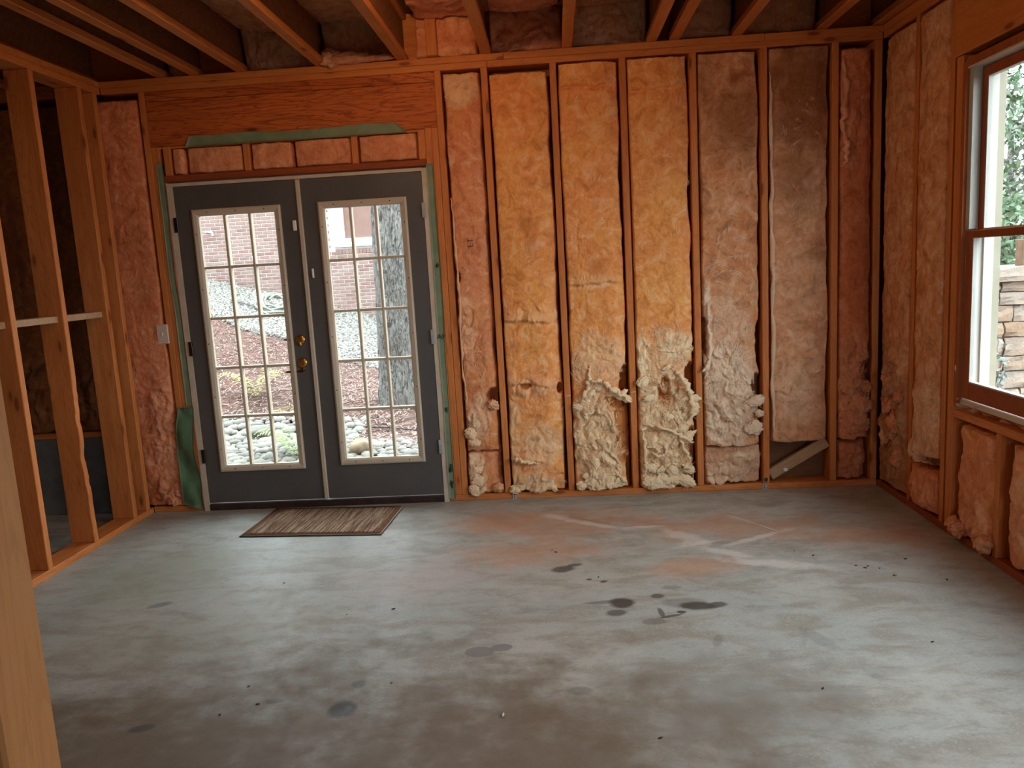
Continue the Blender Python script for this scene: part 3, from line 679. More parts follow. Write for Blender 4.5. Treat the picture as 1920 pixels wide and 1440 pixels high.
strand(b3, M_INY, [(.86, -.015, .45), (.95, -.04, .44), (1.05, -.045, .40), (1.12, -.045, .36), (1.17, -.04, .33)], .011, 10)
strand(b3, M_INY, [(1.08, -.03, .37), (1.12, -.045, .28), (1.145, -.045, .21)], .012, 11)
strand(b3, M_INY, [(.865, -.02, .42), (.87, -.035, .32), (.875, -.03, .22), (.87, -.025, .14)], .011, 13)
strand(b3, M_INY, [(.92, -.03, .27), (.96, -.045, .25), (1.0, -.04, .28), (1.0, -.03, .33)], .012, 14)
for i, (x, z, s) in enumerate(((1.13, .62, .04), (1.16, .55, .038), (1.14, .50, .034), (1.17, .60, .026), (1.04, .15, .032), (1.10, .175, .026), (1.145, .15, .022), (1.0, .09, .036), (.94, .075, .034), (.89, .08, .032), (1.06, .09, .032), (1.12, .085, .036), (.91, .17, .026), (.97, .16, .026), (.9, .62, .022), (.87, .72, .024), (1.02, .80, .02), (1.1, .42, .03), (1.13, .36, .03), (1.02, .50, .024))): tuft(b3, M_INY, (x, -.026, z), (s, s*.62, s*.85), 90+i)
strand(b3, M_INY, [(1.07, -.03, .165), (1.11, -.045, .185), (1.155, -.045, .165)], .016, 15)
b4 = batt('insulation_batt', 'greyish batt with shaggy white lower half, folded hem above floor piece', FB, 1.241, 1.605, .285, 2.628, 61, M_ING, bulge=.012, rrec=.024,
    torn=((1.38, .62, .17, .33, .85, .9), (1.27, 1.0, .03, .3, .6, .9), (1.35, .45, .12, .12, .5, 1.), (1.4, 1.05, .14, .15, .3, .4)), pits=((1.59, .92, .022, .13, .07), (1.575, .66, .03, .06, .05), (1.26, 1.0, .012, .12, .04)), dirt_and_shade=((1.45, 2.25, .16, .22, .55), (1.3, 2.45, .06, .15, .4)),
    folds=((2.08, .012, 1.3, 1.6),), res=.0042, group=G)
strand(b4, M_ING, [(1.255, -.01, .72), (1.275, -.02, .80), (1.285, -.018, .95), (1.28, -.016, 1.1), (1.275, -.01, 1.25)], .012, 16)
strand(b4, M_ING, [(1.235, -.03, .76), (1.26, -.03, .80), (1.30, -.025, .86)], .009, 17)
for i, (x, z, s) in enumerate(((1.555, .57, .042), (1.575, .49, .024), (1.54, .40, .04), (1.33, .72, .024))): tuft(b4, M_ING, (x, -.018, z), (s*.9, s*.6, s), 120+i, fluff=.7)
b4l = batt('insulation_batt', 'short greyish floor piece below the shaggy white batt', FB, 1.241, 1.605, .043, .283, 62, M_ING, bulge=.008, rec=.026, rrec=.014, torn=((1.38, .12, .14, .08, .9, .6), (1.28, .08, .04, .05, .9, .9), (1.5, .22, .08, .03, .6, .7)), fluff0=.18, group=G)
b5 = batt('insulation_batt', 'batt with sooty grey top ending above the slanted scrap board', FB, 1.648, 2.011, .297, 2.63, 71, M_ING, bulge=.014, rrec=.018, torn=((1.9, .8, .06, .12, .5, .2), (1.8, .6, .14, .2, .2, .3)), fluff0=.10, dirt_and_shade=((1.85, 2.35, .2, .4, .75), (1.8, 1.9, .12, .25, .55), (1.93, 1.45, .06, .06, .4)), folds=((.62, .008, 1.65, 1.76),), group=G)
strand(b5, M_ING, [(1.662, -.004, 2.5), (1.665, -.012, 2.1), (1.664, -.01, 1.6), (1.668, -.012, 1.1), (1.664, -.01, .6), (1.667, -.006, .32)], .013, 18, .55)
b6 = batt('insulation_batt', 'dark brown batt in the last bay before the corner, frayed low down', FB, 2.054, 2.254, .30, 2.60, 81, M_INP, bulge=.016, rrec=.01, torn=((2.15, .65, .09, .32, 1.0, .3), (2.13, 2.2, .05, .3, .5, .2)), dirt_and_shade=((2.17, 1.6, .1, 1.0, .5),), pits=((2.22, .72, .03, .07, .03),), group=G)
for i, (x, z, s) in enumerate(((2.12, .62, .045), (2.19, .52, .05), (2.1, .45, .04), (2.2, .40, .04), (2.14, .36, .04), (2.22, .63, .035))): tuft(b6, M_INP, (x, -.012, z), (s*.8, s*.5, s*.9), 140+i, fluff=.12, dirt_and_shade=.3)
strand(b6, M_INP, [(2.075, 0, 2.58), (2.085, -.02, 2.4), (2.07, -.02, 2.2), (2.09, -.02, 2.05), (2.085, -.015, 1.95)], .018, 19, .4)
b6l = batt('insulation_batt', 'dark scrap of batt at the floor in the last bay before the corner', FB, 2.056, 2.254, .045, .28, 82, M_INP, bulge=.01, rec=.03, torn=((2.15, .15, .1, .1, 1.0, .2),), dirt_and_shade=((2.15, .15, .2, .2, .4),), group=G)

fibres(b0u, M_INS, ((-.2, .5, .05, .16, 260), (-.15, 2.52, .09, .09, 160), (-.15, 1.0, .09, .5, 200)), 1, .6)
fibres(b0l, M_INS, ((-.19, .17, .06, .12, 200),), 2)
fibres(b1, M_INY, ((.2, .12, .16, .08, 300), (.2, .5, .16, .4, 420), (.2, 1.5, .16, .9, 90)), 3, .45)
fibres(b2, M_INY, ((.58, .36, .15, .30, 1400), (.6, .85, .16, .2, 500), (.6, 1.7, .16, .8, 70)), 4, .7)
fibres(b3, M_INY, ((1.0, .40, .16, .38, 1700), (1.02, .88, .15, .2, 600), (1.02, 1.8, .16, .8, 70)), 5, .75)
fibres(b4, M_ING, ((1.40, .62, .16, .32, 1200), (1.42, 1.2, .15, .4, 300)), 6, .8)
fibres(b4l, M_ING, ((1.42, .16, .15, .09, 260),), 7, .6)
fibres(b5, M_ING, ((1.83, 1.0, .15, .6, 350), (1.83, 1.9, .15, .5, 100)), 8, .3)
fibres(b_left, M_INP, ((-2.22, .55, .10, .45, 420), (-2.22, 1.5, .09, .5, 120)), 10, .35)
fibres(b6, M_INP, ((2.15, .6, .08, .28, 300),), 9, .3)
# right wall
GR = 'insulation batts in the right wall'
r1 = batt('insulation_batt', 'tall dim batt in the right wall nearest the corner', FR, -.405, -.03, .05, 2.62, 201, M_ING, bulge=.010, rrec=.0, torn=((-.2, .45, .14, .35, 1.0, .15), (-.25, .75, .1, .1, .7, .1)), dirt_and_shade=((-.2, .35, .3, .5, .45),), group=GR)
for i, (y, z, s) in enumerate(((-.18, .55, .05), (-.28, .45, .06), (-.15, .35, .05), (-.3, .25, .05), (-.2, .68, .05), (-.33, .62, .04))): tuft(r1, M_INP, (XR-.012, y, z), (s*.5, s*.8, s*.8), 210+i, fluff=.1, dirt_and_shade=.3)
r2_ = batt('insulation_batt', 'tall smooth batt beside the window studs, pale low down', FR, -.777, -.452, .30, 2.62, 202, M_ING, bulge=.014, rrec=.0, torn=((-.62, .6, .13, .22, .5, .35), (-.6, .36, .13, .06, .8, .3)), pits=((-.7, .33, .1, .03, .04),), group=GR)
r3 = batt('insulation_batt', 'short rumpled batt at the floor beside the window studs', FR, -.777, -.452, .05, .27, 203, M_INP, bulge=.016, rrec=.0, torn=((-.6, .16, .14, .1, .6, .15),), group=GR)
r4 = batt('insulation_batt', 'batt below the window, left of the cripple stud', FR, -1.277, -.93, .045, .585, 204, M_INS, bulge=.012, rrec=-.0, rec=.02, torn=((-1.1, .12, .12, .1, .8, .2),), folds=((.47, .01, -1.27, -1.15),), edge_r=.03, group=GR)
for i, (y, z) in enumerate(((-.98, .08), (-1.02, .07), (-1.25, .08))): tuft(r4, M_INS, (XR-.015, y, z), (.03, .05, .03), 230+i, fluff=.15)
r5 = batt('insulation_batt', 'batt below the window, right of the cripple stud', FR, -1.69, -1.345, .045, .585, 205, M_INS, bulge=.012, rec=.02, torn=((-1.5, .35, .15, .2, .6, .2),), group=GR)
r6 = batt('insulation_batt', 'wool stuffed in the slot beside the window frame', FR, -.937, -.908, .66, 2.31, 206, M_ING, bulge=.004, rec=.014, rrec=0, torn=((-.92, .8, .05, .15, .6, .6), (-.92, 1.05, .03, .06, .4, .7)), edge_l=.001, edge_r=.002, group=GR, res=.004)
r7 = batt('insulation_batt', 'brown wool packed under the window sill', FR, -1.9, -.95, .653, .679, 207, M_INP, bulge=.004, rec=.05, rrec=0, torn=((-1.3, .66, .3, .03, .6, .1),), group=GR)
# left continuation and above the doors
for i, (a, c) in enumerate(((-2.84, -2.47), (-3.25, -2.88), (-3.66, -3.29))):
    batt('insulation_batt', ['dim batt behind the partition, first bay', 'dim batt behind the partition, second bay', 'dim batt behind the partition, third bay'][i], FB, a, c, .56, 2.60, 220+i, M_INB, bulge=.01, torn=((a+.18, .8, .15, .25, .6, .1),), dirt_and_shade=((a+.18, 1.5, .3, 1.2, .4),), group='batts behind the left partition', res=.012)
GD = 'short batts above the doors'
for i, (a, c, l) in enumerate(((-1.95, -1.865, 'small pink scrap above the doors at far left'), (-1.858, -1.50, 'pink block of wool above the left door, left of the cripple'), (-1.455, -1.195, 'pink block of wool above the door middle, left of the slit'), (-1.185, -.832, 'pink block of wool above the door middle, right of the slit'), (-.788, -.423, 'pink block of wool above the right door'))):
    batt('insulation_batt', l, FB, a, c, 2.138, 2.298, 240+i, M_INP, bulge=.012, rec=.018, rrec=.004, fluff0=.12, edge_l=.003, edge_r=.004, group=GD, jit_b=.004)
# joist bays
GC = 'batts at the joist ends'
def FC(y0=.06, lean=.28): return lambda u, w_, d: (u, y0-d-(w_-2.72)*lean, w_)
for i, (a, c, m, l, dd) in enumerate(((-1.93, -1.765, M_ING, 'dim batt at the end of the narrow joist bay over the partition corner', .5), (-1.437, -.993, M_ING, 'dark batt at the joist ends above the left door', .4), (-.952, -.506, M_ING, 'dark purple-brown batt at the joist ends above the right door', .35),
     (-.398, -.03, M_INP, 'bright rosy batt at the joist ends beside the packer block', 0), (.04, .474, M_INP, 'rosy batt at the joist ends above the narrow bay', .25), (.516, .964, M_ING, 'greyish batt in the joist bay above the white-torn batt', .35), (1.138, 1.454, M_ING, 'dim batt in the joist bay right of the doubled joists', .6), (1.496, 1.934, M_ING, 'dim batt in the joist bay nearest the right corner', .7))):
    o = batt('insulation_batt', l, FC(.05 if m is M_ING else .03, .28 if m is M_ING else .02), a, c, 2.715, 2.99, 260+i, m, bulge=.02, rec=0, rrec=0, low=2.2, fluff0=.05, dirt_and_shade=(((a+c)/2, 2.85, .4, .4, dd),) if dd else (), torn=(((a+c)/2, 2.74, .2, .03, .5, .3),), group=GC, deep=.03, jit_b=.001, edge_l=.002, edge_r=.002)
# overhead batts, hung under the subfloor in the right-hand bays
GO = 'batts laid overhead between joists'
FO = lambda u, w_, d: (u, w_, 2.94-d)
for i, (a, c, m, l) in enumerate(((-1.437, -.993, M_ING, 'overhead batt between joists above the left door'), (-.952, -.506, M_ING, 'overhead batt between joists above the right door'), (-.398, -.002, M_INP, 'overhead rosy batt between joists by the packer block'), (.04, .474, M_INP, 'overhead batt between joists above the narrow bay'), (.516, .964, M_ING, 'overhead batt between joists above the white-torn batt'), (1.138, 1.454, M_ING, 'overhead batt right of the doubled joists'), (1.496, 1.934, M_ING, 'overhead batt nearest the right corner'))):
    batt('insulation_batt', l, FO, a, c, -2.2, -.03, 280+i, m, bulge=.02, rec=0, rrec=0, low=2.0, dirt_and_shade=(((a+c)/2, -1, .6, 2.5, .5),) if m is M_ING else (), group=GO, deep=.04, res=.012)
wad = empty('wool_wad', (-.78, -.03, 2.715)); tag(wad, 'pale wad of wool on the plate above the right door', 'insulation')
tuft(wad, M_INP, (-.90, -.035, 2.745), (.045, .04, .035), 301, fluff=.45)
tuft(wad, M_INP, (-.80, -.03, 2.735), (.11, .04, .022), 302, fluff=.25)
tuft(wad, M_INP, (-.66, -.03, 2.727), (.10, .035, .013), 303, fluff=.2)
# ------------------------------------------------------------------ printed lettering
def text_mesh(body, size, name):
    cu = bpy.data.curves.new(name, 'FONT'); cu.body = body; cu.size = size; cu.align_x = 'CENTER'; cu.align_y = 'CENTER'; cu.extrude = .0004
    t = bpy.data.objects.new(name, cu); link(t)
    dg = bpy.context.evaluated_depsgraph_get(); dg.update()
    me = bpy.data.meshes.new_from_object(t.evaluated_get(dg)); bpy.data.objects.remove(t); return me
child_of(obj('lettering', text_mesh('ET', .052, 'lettering'), M_INK, None, (-.139, -.0125, 1.625), (math.radians(90), math.radians(-90), 0)), b0u)

# ------------------------------------------------------------------ flashing, plates and fixtures on the walls
def sheet(name, outline_fn, nu, nv, m, label, cat, thick=.0015, parent=None, base=(0, 0, 0)):
    U, Vv = np.meshgrid(np.linspace(0, 1, nu), np.linspace(0, 1, nv))
    X, Y, Z = outline_fn(U, Vv)
    P = np.stack([X, Y, Z], -1).reshape(-1, 3); Q = P+np.array([0, thick, 0])
    n = nu*nv; idx = np.arange(n).reshape(nv, nu)
    F = np.stack([idx[:-1, :-1], idx[:-1, 1:], idx[1:, 1:], idx[1:, :-1]], -1).reshape(-1, 4)
    B = (F+n)[:, ::-1]; rim = []
    loop = list(idx[0, :])+list(idx[1:, -1])+list(idx[-1, ::-1][1:])+list(idx[::-1, 0][1:-1])
    for a, b in zip(loop, loop[1:]+loop[:1]): rim.append((a, b, b+n, a+n))
    V = np.concatenate([P, Q])-np.array(base)
    o = obj(name, np_mesh(name, V, np.concatenate([F, B, np.array(rim)])), m, parent, base)
    if label: tag(o, label, cat)
    return o
nzs = Noise(777)
def strip_top(U, V):
    xb = -1.845+(-.475+1.845)*U; xt = -1.814+(-.545+1.814)*U
    X = xb+(xt-xb)*V
    top = 2.357+.004*np.sin(U*9)+.004*nzs(U*7, U*0); bot = 2.297+.003*nzs(U*9, U*0+4)
    Z = bot+(top-bot)*V
    return X, -.006-.008*np.abs(nzs(U*6+3, V*1.5))-.006*(1-V), Z
sheet('flashing_strip', strip_top, 60, 6, M_GREEN, 'long pale green membrane strip lapped over the header above the doors', 'flashing', base=(-1.16, -.01, 2.297))
def strip_l(U, V):
    z = .70+(2.20-.70)*V
    wd = .042+.008*nzs(z*3, z*0)
    x0 = -2.040+.006*nzs(z*2.5, z*0+3)
    return x0+wd*U, -.004-.006*np.abs(nzs(z*4, U*2)), z+.02*U*(V > .97)
sheet('flashing_strip', strip_l, 5, 60, M_GREEN, 'narrow green membrane edge left of the left door', 'flashing', base=(-2.01, -.004, .70))
def strip_r(U, V):
    z = .02+(2.105-.02)*V
    x0 = -.378+.003*nzs(z*3, z*0); x1 = -.337+.005*nzs(z*2.2, z*0+9)
    return x0+(x1-x0)*U, -.015-.003*np.abs(nzs(z*5, U*2)), z
fr_ = sheet('flashing_strip', strip_r, 5, 70, M_GREEN, 'narrow green membrane edge right of the right door, lettered AP', 'flashing', base=(-.36, -.015, .02))
child_of(obj('lettering', text_mesh('AP', .046, 'lettering'), M_GREEND, None, (-.3555, -.0205, 1.062), (math.radians(90), 0, 0)), fr_)
for z, r_ in ((1.50, .016), (.60, .02), (.22, .025), (.12, .022)):
    V_, F_ = ICO[2]; nn = Noise(int(z*100))
    child_of(obj('ink_smudge', np_mesh('ink_smudge', V_*np.array([r_*.5, .0012, r_])*(1+.5*nn(V_[:, 0]*2+5, V_[:, 2]*2))[:, None], F_), M_GREEND, None, (-.353+.004*math.sin(z*30), -.0195, z)), fr_)
def flap(U, V):
    z = .05+(.692-.05)*V
    x0 = -2.13+.04*V**2; x1 = -1.998+.006*V
    bow = .018*np.sin(V*3.1)+.010*np.sin(V*9+U*3)+.006*nzs(U*3, V*6)
    return x0+(x1-x0)*U+.008*np.sin(V*7), -.012-np.abs(bow)-.012*U*(1-V), z-.03*U*(1-V)
sheet('flashing_flap', flap, 14, 40, M_GREEN2, 'loose dark green membrane flap hanging low beside the left door', 'flashing', base=(-2.06, -.012, .05))
sw = empty('switch_plate', (-2.131, -.005, 1.10)); tag(sw, 'pale cover plate on the stud left of the doors', 'switch')
child_of(box('plate', (-2.168, -2.094, -.014, -.001, 1.106, 1.23), M_PLATE, None, .004), sw)
child_of(box('toggle', (-2.135, -2.127, -.020, -.013, 1.158, 1.176), M_WHITE, None, .002), sw)
for x in (.040, 1.612):
    st = empty('metal_strap', (x, -.004, 0)); tag(st, 'grey anchor strap on the sole plate, %s' % ('near the doors' if x < 1 else 'below the sooty batt'), 'strap')
    bm = bmesh.new(); add_box(bm, x-.0125, x+.0125, -.0055, -.0025, .0, .0405); add_box(bm, x-.0125, x+.0125, -.0055, .06, .0385, .0405)
    child_of(obj('band', bm_mesh(bm, 'band'), M_STEEL), st)
    for z in (.012, .028): child_of(obj('nail_head', lathe_mesh([(.004, 0), (.0035, .002)], 10, 'nail_head'), M_DARKM, None, (x, -.0055, z), (math.radians(90), 0, 0)), st)
tag(obj('chalk_dab', np_mesh('chalk_dab', ICO[2][0]*np.array([.012, .0015, .014]), ICO[2][1]), M_GREEND, None, (1.622, -.001, .062)), 'small green paint dab at the foot of a stud', 'paint mark')
def oriented_box(name, p0, p1, wd, th, m, up_=(0, 0, 1)):
    p0, p1 = Vector(p0), Vector(p1); L = (p1-p0).length
    bm = bmesh.new(); add_box(bm, 0, L, -th/2, th/2, -wd/2, wd/2); bmesh.ops.bevel(bm, geom=bm.edges[:], offset=.002, segments=1, affect='EDGES')
    o = obj(name, bm_mesh(bm, name), m, None, p0)
    o.rotation_mode = 'QUATERNION'; o.rotation_quaternion = (p1-p0).to_track_quat('X', 'Z'); return o
ob = oriented_box('scrap_board', (1.652, .03, .085), (2.000, .035, .285), .068, .03, MWG)
tag(ob, 'scrap board propped slantwise in the empty bottom of a stud bay', 'board')
tag(boxes('paper_tag', [(-.012, .012, -.0015, .0, -.01, .01)], M_WHITE, None, (1.745, .0125, .118)), 'tiny white paper tag on the slanted scrap board', 'tag')
# pipe and twine under the window sash
# nails in stud faces
for x, z in ((.8128, .655), (.4064, .65)):
    o = obj('wire_staple', tube_mesh([(-.016, 0, 0), (-.016, -.003, .0), (.016, -.003, .003), (.016, 0, .003)], .0016, 6, 'wire_staple'), M_WHITE, None, (x, -.001, z))
    tag(o, 'thin pale staple on stud face %s' % ('left of the burst cream batt' if x > .6 else 'left of the ragged lip batt'), 'staple')
tw = obj('twine', tube_mesh([(XR+.02, -1.055, .652), (XR+.012, -1.06, .668), (XR+.008, -1.075, .69), (XR+.004, -1.095, .703), (XR+.01, -1.115, .705)], .0028, 8, 'twine'), M_STRING)
tag(tw, 'loop of pale twine hanging below the window sash', 'twine')

# ------------------------------------------------------------------ door mat
def mat_material():
    m = mat('woven_stripes', rough=.95, spec=.1); t = NT(m); p = t.coord()
    n = t.noise(t.mapping(p, sc=(60, 1.6, 1)), 2.0, 4, .7)
    n2 = t.noise(t.mapping(p, sc=(160, 25, 1)), 2.0, 3, .7)
    c = t.mix(t.ramp(n, .40, .60), (.12, .06, .035), (.50, .35, .24))
    c = t.mix(t.ramp(n2, .40, .65, 0, .6), c, (.10, .052, .03))
    t.col(c); t.bump(n2, .8, .006); return m
M_MAT = mat_material(); M_MATB = simple_noise('mat_border', (.13, .062, .035), (.19, .095, .055), 60, .95, .1, .3)
M_MATE = mat('mat_edge', (.30, .265, .21), .9)
mroot = empty('door_mat', (-1.10, -.32, .001)); mroot.rotation_euler = (0, 0, -.060)
tag(mroot, 'striped brown woven mat on the floor before the doors', 'mat')
L_, W_ = .425, .262
nzm = Noise(55)
def mat_part(name, x0, x1, y0, y1, z, th, m, nu=30, nv=16):
    U, V = np.meshgrid(np.linspace(x0, x1, nu), np.linspace(y0, y1, nv))
    k = .004*np.exp(-((U+.03)**2)/.0008-((V+W_)**2)/.0006)
    Z = z+k+.0012*nzm(U*9+3, V*9)
    P = np.stack([U, V, Z+th], -1).reshape(-1, 3); Q = np.stack([U, V, Z], -1).reshape(-1, 3); n = nu*nv
    idx = np.arange(n).reshape(nv, nu); F = np.stack([idx[:-1, :-1], idx[:-1, 1:], idx[1:, 1:], idx[1:, :-1]], -1).reshape(-1, 4)
    loop = list(idx[0, :])+list(idx[1:, -1])+list(idx[-1, ::-1][1:])+list(idx[::-1, 0][1:-1])
    rim = [(b, a, a+n, b+n) for a, b in zip(loop, loop[1:]+loop[:1])]
    return obj(name, np_mesh(name, np.concatenate([P, Q]), np.concatenate([F, (F+n)[:, ::-1], np.array(rim)]), False), m, mroot)
mat_part('backing', -L_, L_, -W_, W_, .0015, .003, M_BLACK)
mat_part('edging', -L_+.002, L_-.002, -W_+.003, W_-.002, .0045, .0025, M_MATE)
mat_part('border', -L_+.010, L_-.010, -W_+.012, W_-.008, .007, .0015, M_MATB)
mat_part('woven_field', -L_+.045, L_-.045, -W_+.035, W_-.035, .0085, .0018, M_MAT, 40, 20)

# ------------------------------------------------------------------ floor debris
rng = random.Random(4)
def chip(x, y, s, col, lab, grp=None, long_=2.2):
    V, F = ICO[1]; nn = Noise(rng.randrange(9999))
    P = V*np.array([s*long_, s, s*.5])*(1+.3*nn(V[:, 0]*2+3, V[:, 1]*2+V[:, 2]))[:, None]; P[:, 2] -= P[:, 2].min()
    o = obj('floor_chip', np_mesh('floor_chip', P, F, False), col, None, (x, y, 0), (0, 0, rng.uniform(0, 3.1)))
    return tag(o, lab, 'debris', grp)
M_CHIP = mat('dark_chip', (.045, .03, .02), .9); M_TAN = mat('tan_chip', (.36, .20, .09), .8); M_PALE = mat('pale_chip', (.6, .5, .36), .9)
chip(1.824, -1.384, .009, M_TAN, 'small tan pebble on the concrete near the right wall', None, 1.2)
chip(.12, -2.42, .006, M_PALE, 'pale splinter lying on the concrete in the foreground', None, 2.5)
for x, y in ((1.48, -1.05), (1.55, -1.12), (1.70, -1.26), (1.75, -1.27), (1.73, -1.29), (1.79, -1.3), (1.95, -1.2), (2.02, -1.45), (.28, -.93), (.30, -.96), (-.62, -1.62), (-.42, -1.58), (-1.03, -1.25), (-.83, -2.2), (-.75, -2.32), (-.86, -2.38), (.62, -2.56), (.5, -1.3), (-.3, -2.2), (1.2, -2.3), (1.7, -2.0), (-1.45, -.35)):
    chip(x, y, rng.uniform(.0025, .005), M_CHIP, 'tiny dark speck of debris on the concrete floor', 'dark debris specks on the floor')

# ------------------------------------------------------------------ bare bulb on a joist, just above the frame
lamp = empty('ceiling_lamp', (-.23, -1.75, 2.80)); tag(lamp, 'bare bulb in a white keyless holder between the joists', 'lamp')
child_of(obj('holder', lathe_mesh([(.055, .0), (.055, -.012), (.03, -.03), (.022, -.045)], 24, 'holder'), M_WHITE, None, (-.23, -1.75, 2.80)), lamp)
MB = mat('bulb_glow', (1, .9, .8)); _b = NT(MB).b; _b.inputs['Emission Color'].default_value = (1, .60, .28, 1); _b.inputs['Emission Strength'].default_value = 650
child_of(obj('bulb', lathe_mesh([(.012, 0), (.014, -.02), (.028, -.05), (.03, -.068), (.022, -.088), (.004, -.096)], 16, 'bulb'), MB, None, (-.23, -1.75, 2.76)), lamp)
box('lamp_board', (-.39, -.002, -1.80, -1.70, 2.80, 2.82), MW['x'], ceiling)

# ------------------------------------------------------------------ outside: ground
def gz(X, Y):
    X = np.asarray(X, float); Y = np.asarray(Y, float)
    a = np.interp(Y, [-20, .2, 1.2, 2.4, 3.4, 4.6, 6, 8, 10.3, 20], [-.15, -.13, -.08, -.01, .27, .45, .57, .65, .70, .9])
    b = np.interp(Y, [0, 1.5, 2.4, 3.4, 4.6, 6, 10.3], [0, 0, -.03, -.10, -.22, -.28, -.28])
    return a+b*(np.clip(X, -8, -.3)+3.5)*np.where(Y > 0, 1, 0)
def ground_mat():
    m = mat('mulch_ground', rough=.95, spec=.1); t = NT(m); p = t.pos()
    n = t.noise(p, 2.2, 5, .65); n2 = t.noise(t.mapping(p, rot=(0, 0, .6), sc=(1, 4, 1)), 22, 5, .75, 1.0)
    c = t.mix(t.ramp(n, .3, .7), (.26, .13, .105), (.25, .16, .135)); c = t.mix(t.ramp(n2, .48, .68, 0, .85), c, (.35, .25, .215)); c = t.mix(t.ramp(n2, .30, .44, .8, 0), c, (.12, .06, .05))
    t.col(c); t.bump(n2, 1.0, .05); return m
M_GROUND = ground_mat()
gx = np.concatenate([np.linspace(-40, -7.2, 14), np.linspace(-7, 1, 130), np.linspace(1.4, 40, 20)]); gy = np.concatenate([[-40, -25, -12, -6, -2], np.linspace(.17, 10.6, 160), np.linspace(11.5, 45, 14)])
GX, GY = np.meshgrid(gx, gy); nzg = Noise(5)
GZ = gz(GX, GY)+np.where(GY > .1, .03*nzg.fbm(GX*1.2, GY*1.2, 4)+.012*nzg.fbm(GX*7, GY*7, 3), 0)-np.where(GY < .1, .15, 0)
idx = np.arange(GX.size).reshape(GX.shape)
ground = obj('ground', np_mesh('ground', np.stack([GX, GY, GZ], -1).reshape(-1, 3), np.stack([idx[:-1, :-1], idx[:-1, 1:], idx[1:, 1:], idx[1:, :-1]], -1).reshape(-1, 4)), M_GROUND)
tag(ground, 'sloping ground of red-brown mulch outside the doors', 'ground', kind='structure')
def proj_px(x, y, z):
    d = Vector((x, y, z))-CPOS; k = d.dot(fw); return 960+FPX*d.dot(r2)/k, 720-FPX*d.dot(u2)/k
def in_glass(u, v, pad=4):
    def q(xc): return xc
    fl_ = (v-402)/(871-402); 
    l0, l1 = 374+(432-374)*fl_, 518+(567-518)*fl_
    fr2 = (v-388)/(865-388)
    r0_, r1_ = 607+(651-607)*fr2, 752+(790-752)*fr2
    return 385-pad < v < 880+pad and (l0-pad < u < l1+pad or r0_-pad < u < r1_+pad)
# pine straw: short curved needles lying on the slope
rs = np.random.default_rng(8); n_st = 34000
sx = rs.uniform(-6.2, 1.6, n_st); sy = .9+6.6*rs.random(n_st)**1.25
ok = ~(((sy < 2.75) & (sx < -1.65) & (sx > -3.9)) | ((sy < 1.8) & (sx > -1.7)))
sx, sy = sx[ok], sy[ok]; n_st = len(sx); sz = gz(sx, sy)
a = rs.uniform(0, math.pi, n_st); L = rs.uniform(.05, .16, n_st); h = rs.uniform(.002, .03, n_st); t_ = rs.uniform(-.25, .25, n_st)
c_, s_ = np.cos(a), np.sin(a); wd = .004; rows = []
for f in (-.5, 0, .5):
    for sd in (-1, 1): rows.append(np.stack([sx+c_*f*L-s_*wd*sd+s_*.01*(f == 0), sy+s_*f*L+c_*wd*sd, sz+.012+h+t_*f*L*.5+.008*(f == 0)], -1))
NV = np.stack(rows, 1).reshape(-1, 3); k = np.arange(n_st)[:, None]*6
NF = np.concatenate([k+np.array([0, 1, 3, 2]), k+np.array([2, 3, 5, 4])])
def vary_mat(name, cols, rough=.9):
    m = mat(name, rough=rough, spec=.15); t = NT(m); n = t.noise(t.pos(), 30, 2)
    t.col(t.mix(t.ramp(n, .4, .6), *cols)); return m
ps = obj('pine_straw', np_mesh('pine_straw', np.array(NV), np.array(NF), False), vary_mat('straw', ((.13, .07, .055), (.42, .32, .275))))
tag(ps, 'brown pine straw scattered over the slope outside', 'pine straw', kind='stuff')
# gravel strip along the brick house
def pebble_cloud(name, x, y, smin, smax, m, label, seed, sub=1, cat='gravel'):
    r_ = np.random.default_rng(seed); V0, F0 = ICO[sub]; n = len(x); z = gz(x, y)
    s = r_.uniform(smin, smax, n); a = r_.uniform(0, 6.28, n); k = np.stack([s*r_.uniform(.8, 1.5, n), s*r_.uniform(.7, 1.1, n), s*r_.uniform(.5, .8, n)], -1)
    P = V0[None]*k[:, None, :]*(1+r_.uniform(-.15, .15, (n, len(V0), 1))*(1 if sub == 1 else .3))
    ca, sa = np.cos(a)[:, None], np.sin(a)[:, None]
    P = np.stack([P[..., 0]*ca-P[..., 1]*sa+x[:, None], P[..., 0]*sa+P[..., 1]*ca+y[:, None], P[..., 2]+(z+.012+r_.uniform(0, .02, n))[:, None]], -1)
    F = (F0[None]+np.arange(n)[:, None, None]*len(V0)).reshape(-1, 3)
    return tag(obj(name, np_mesh(name, P.reshape(-1, 3), F), m), label, cat, kind='stuff')
def stone_mat(name, a, b, sc_=6):
    m = mat(name, rough=.85, spec=.2); t = NT(m); r = t.rnd(); n = t.noise(t.coord(), sc_, 4)
    c = t.mix(r, a, b); t.col(t.mix(t.ramp(n, .35, .7, 0, .5), c, tuple(x*.55 for x in a))); t.bump(n, .3, .01); return m
M_GRAV = vary_mat('pale_gravel', ((.09, .083, .072), (.27, .26, .235)))
def low_edge(x): return np.interp(x, [-5, -4.4, -3.3, -2.7, -2.1, -1.5], [6.1, 5.9, 5.6, 5.2, 5.0, 4.9])
rg_ = np.random.default_rng(3); px_, py_ = rg_.uniform(-8.0, .5, 26000), rg_.uniform(4.8, 10.2, 26000)
kk = py_ > low_edge(px_)+.15*np.sin(px_*5)+.5
pebble_cloud('gravel', px_[kk], py_[kk], .035, .07, M_GRAV, 'pale gravel strip along the foot of the brick house', 3)
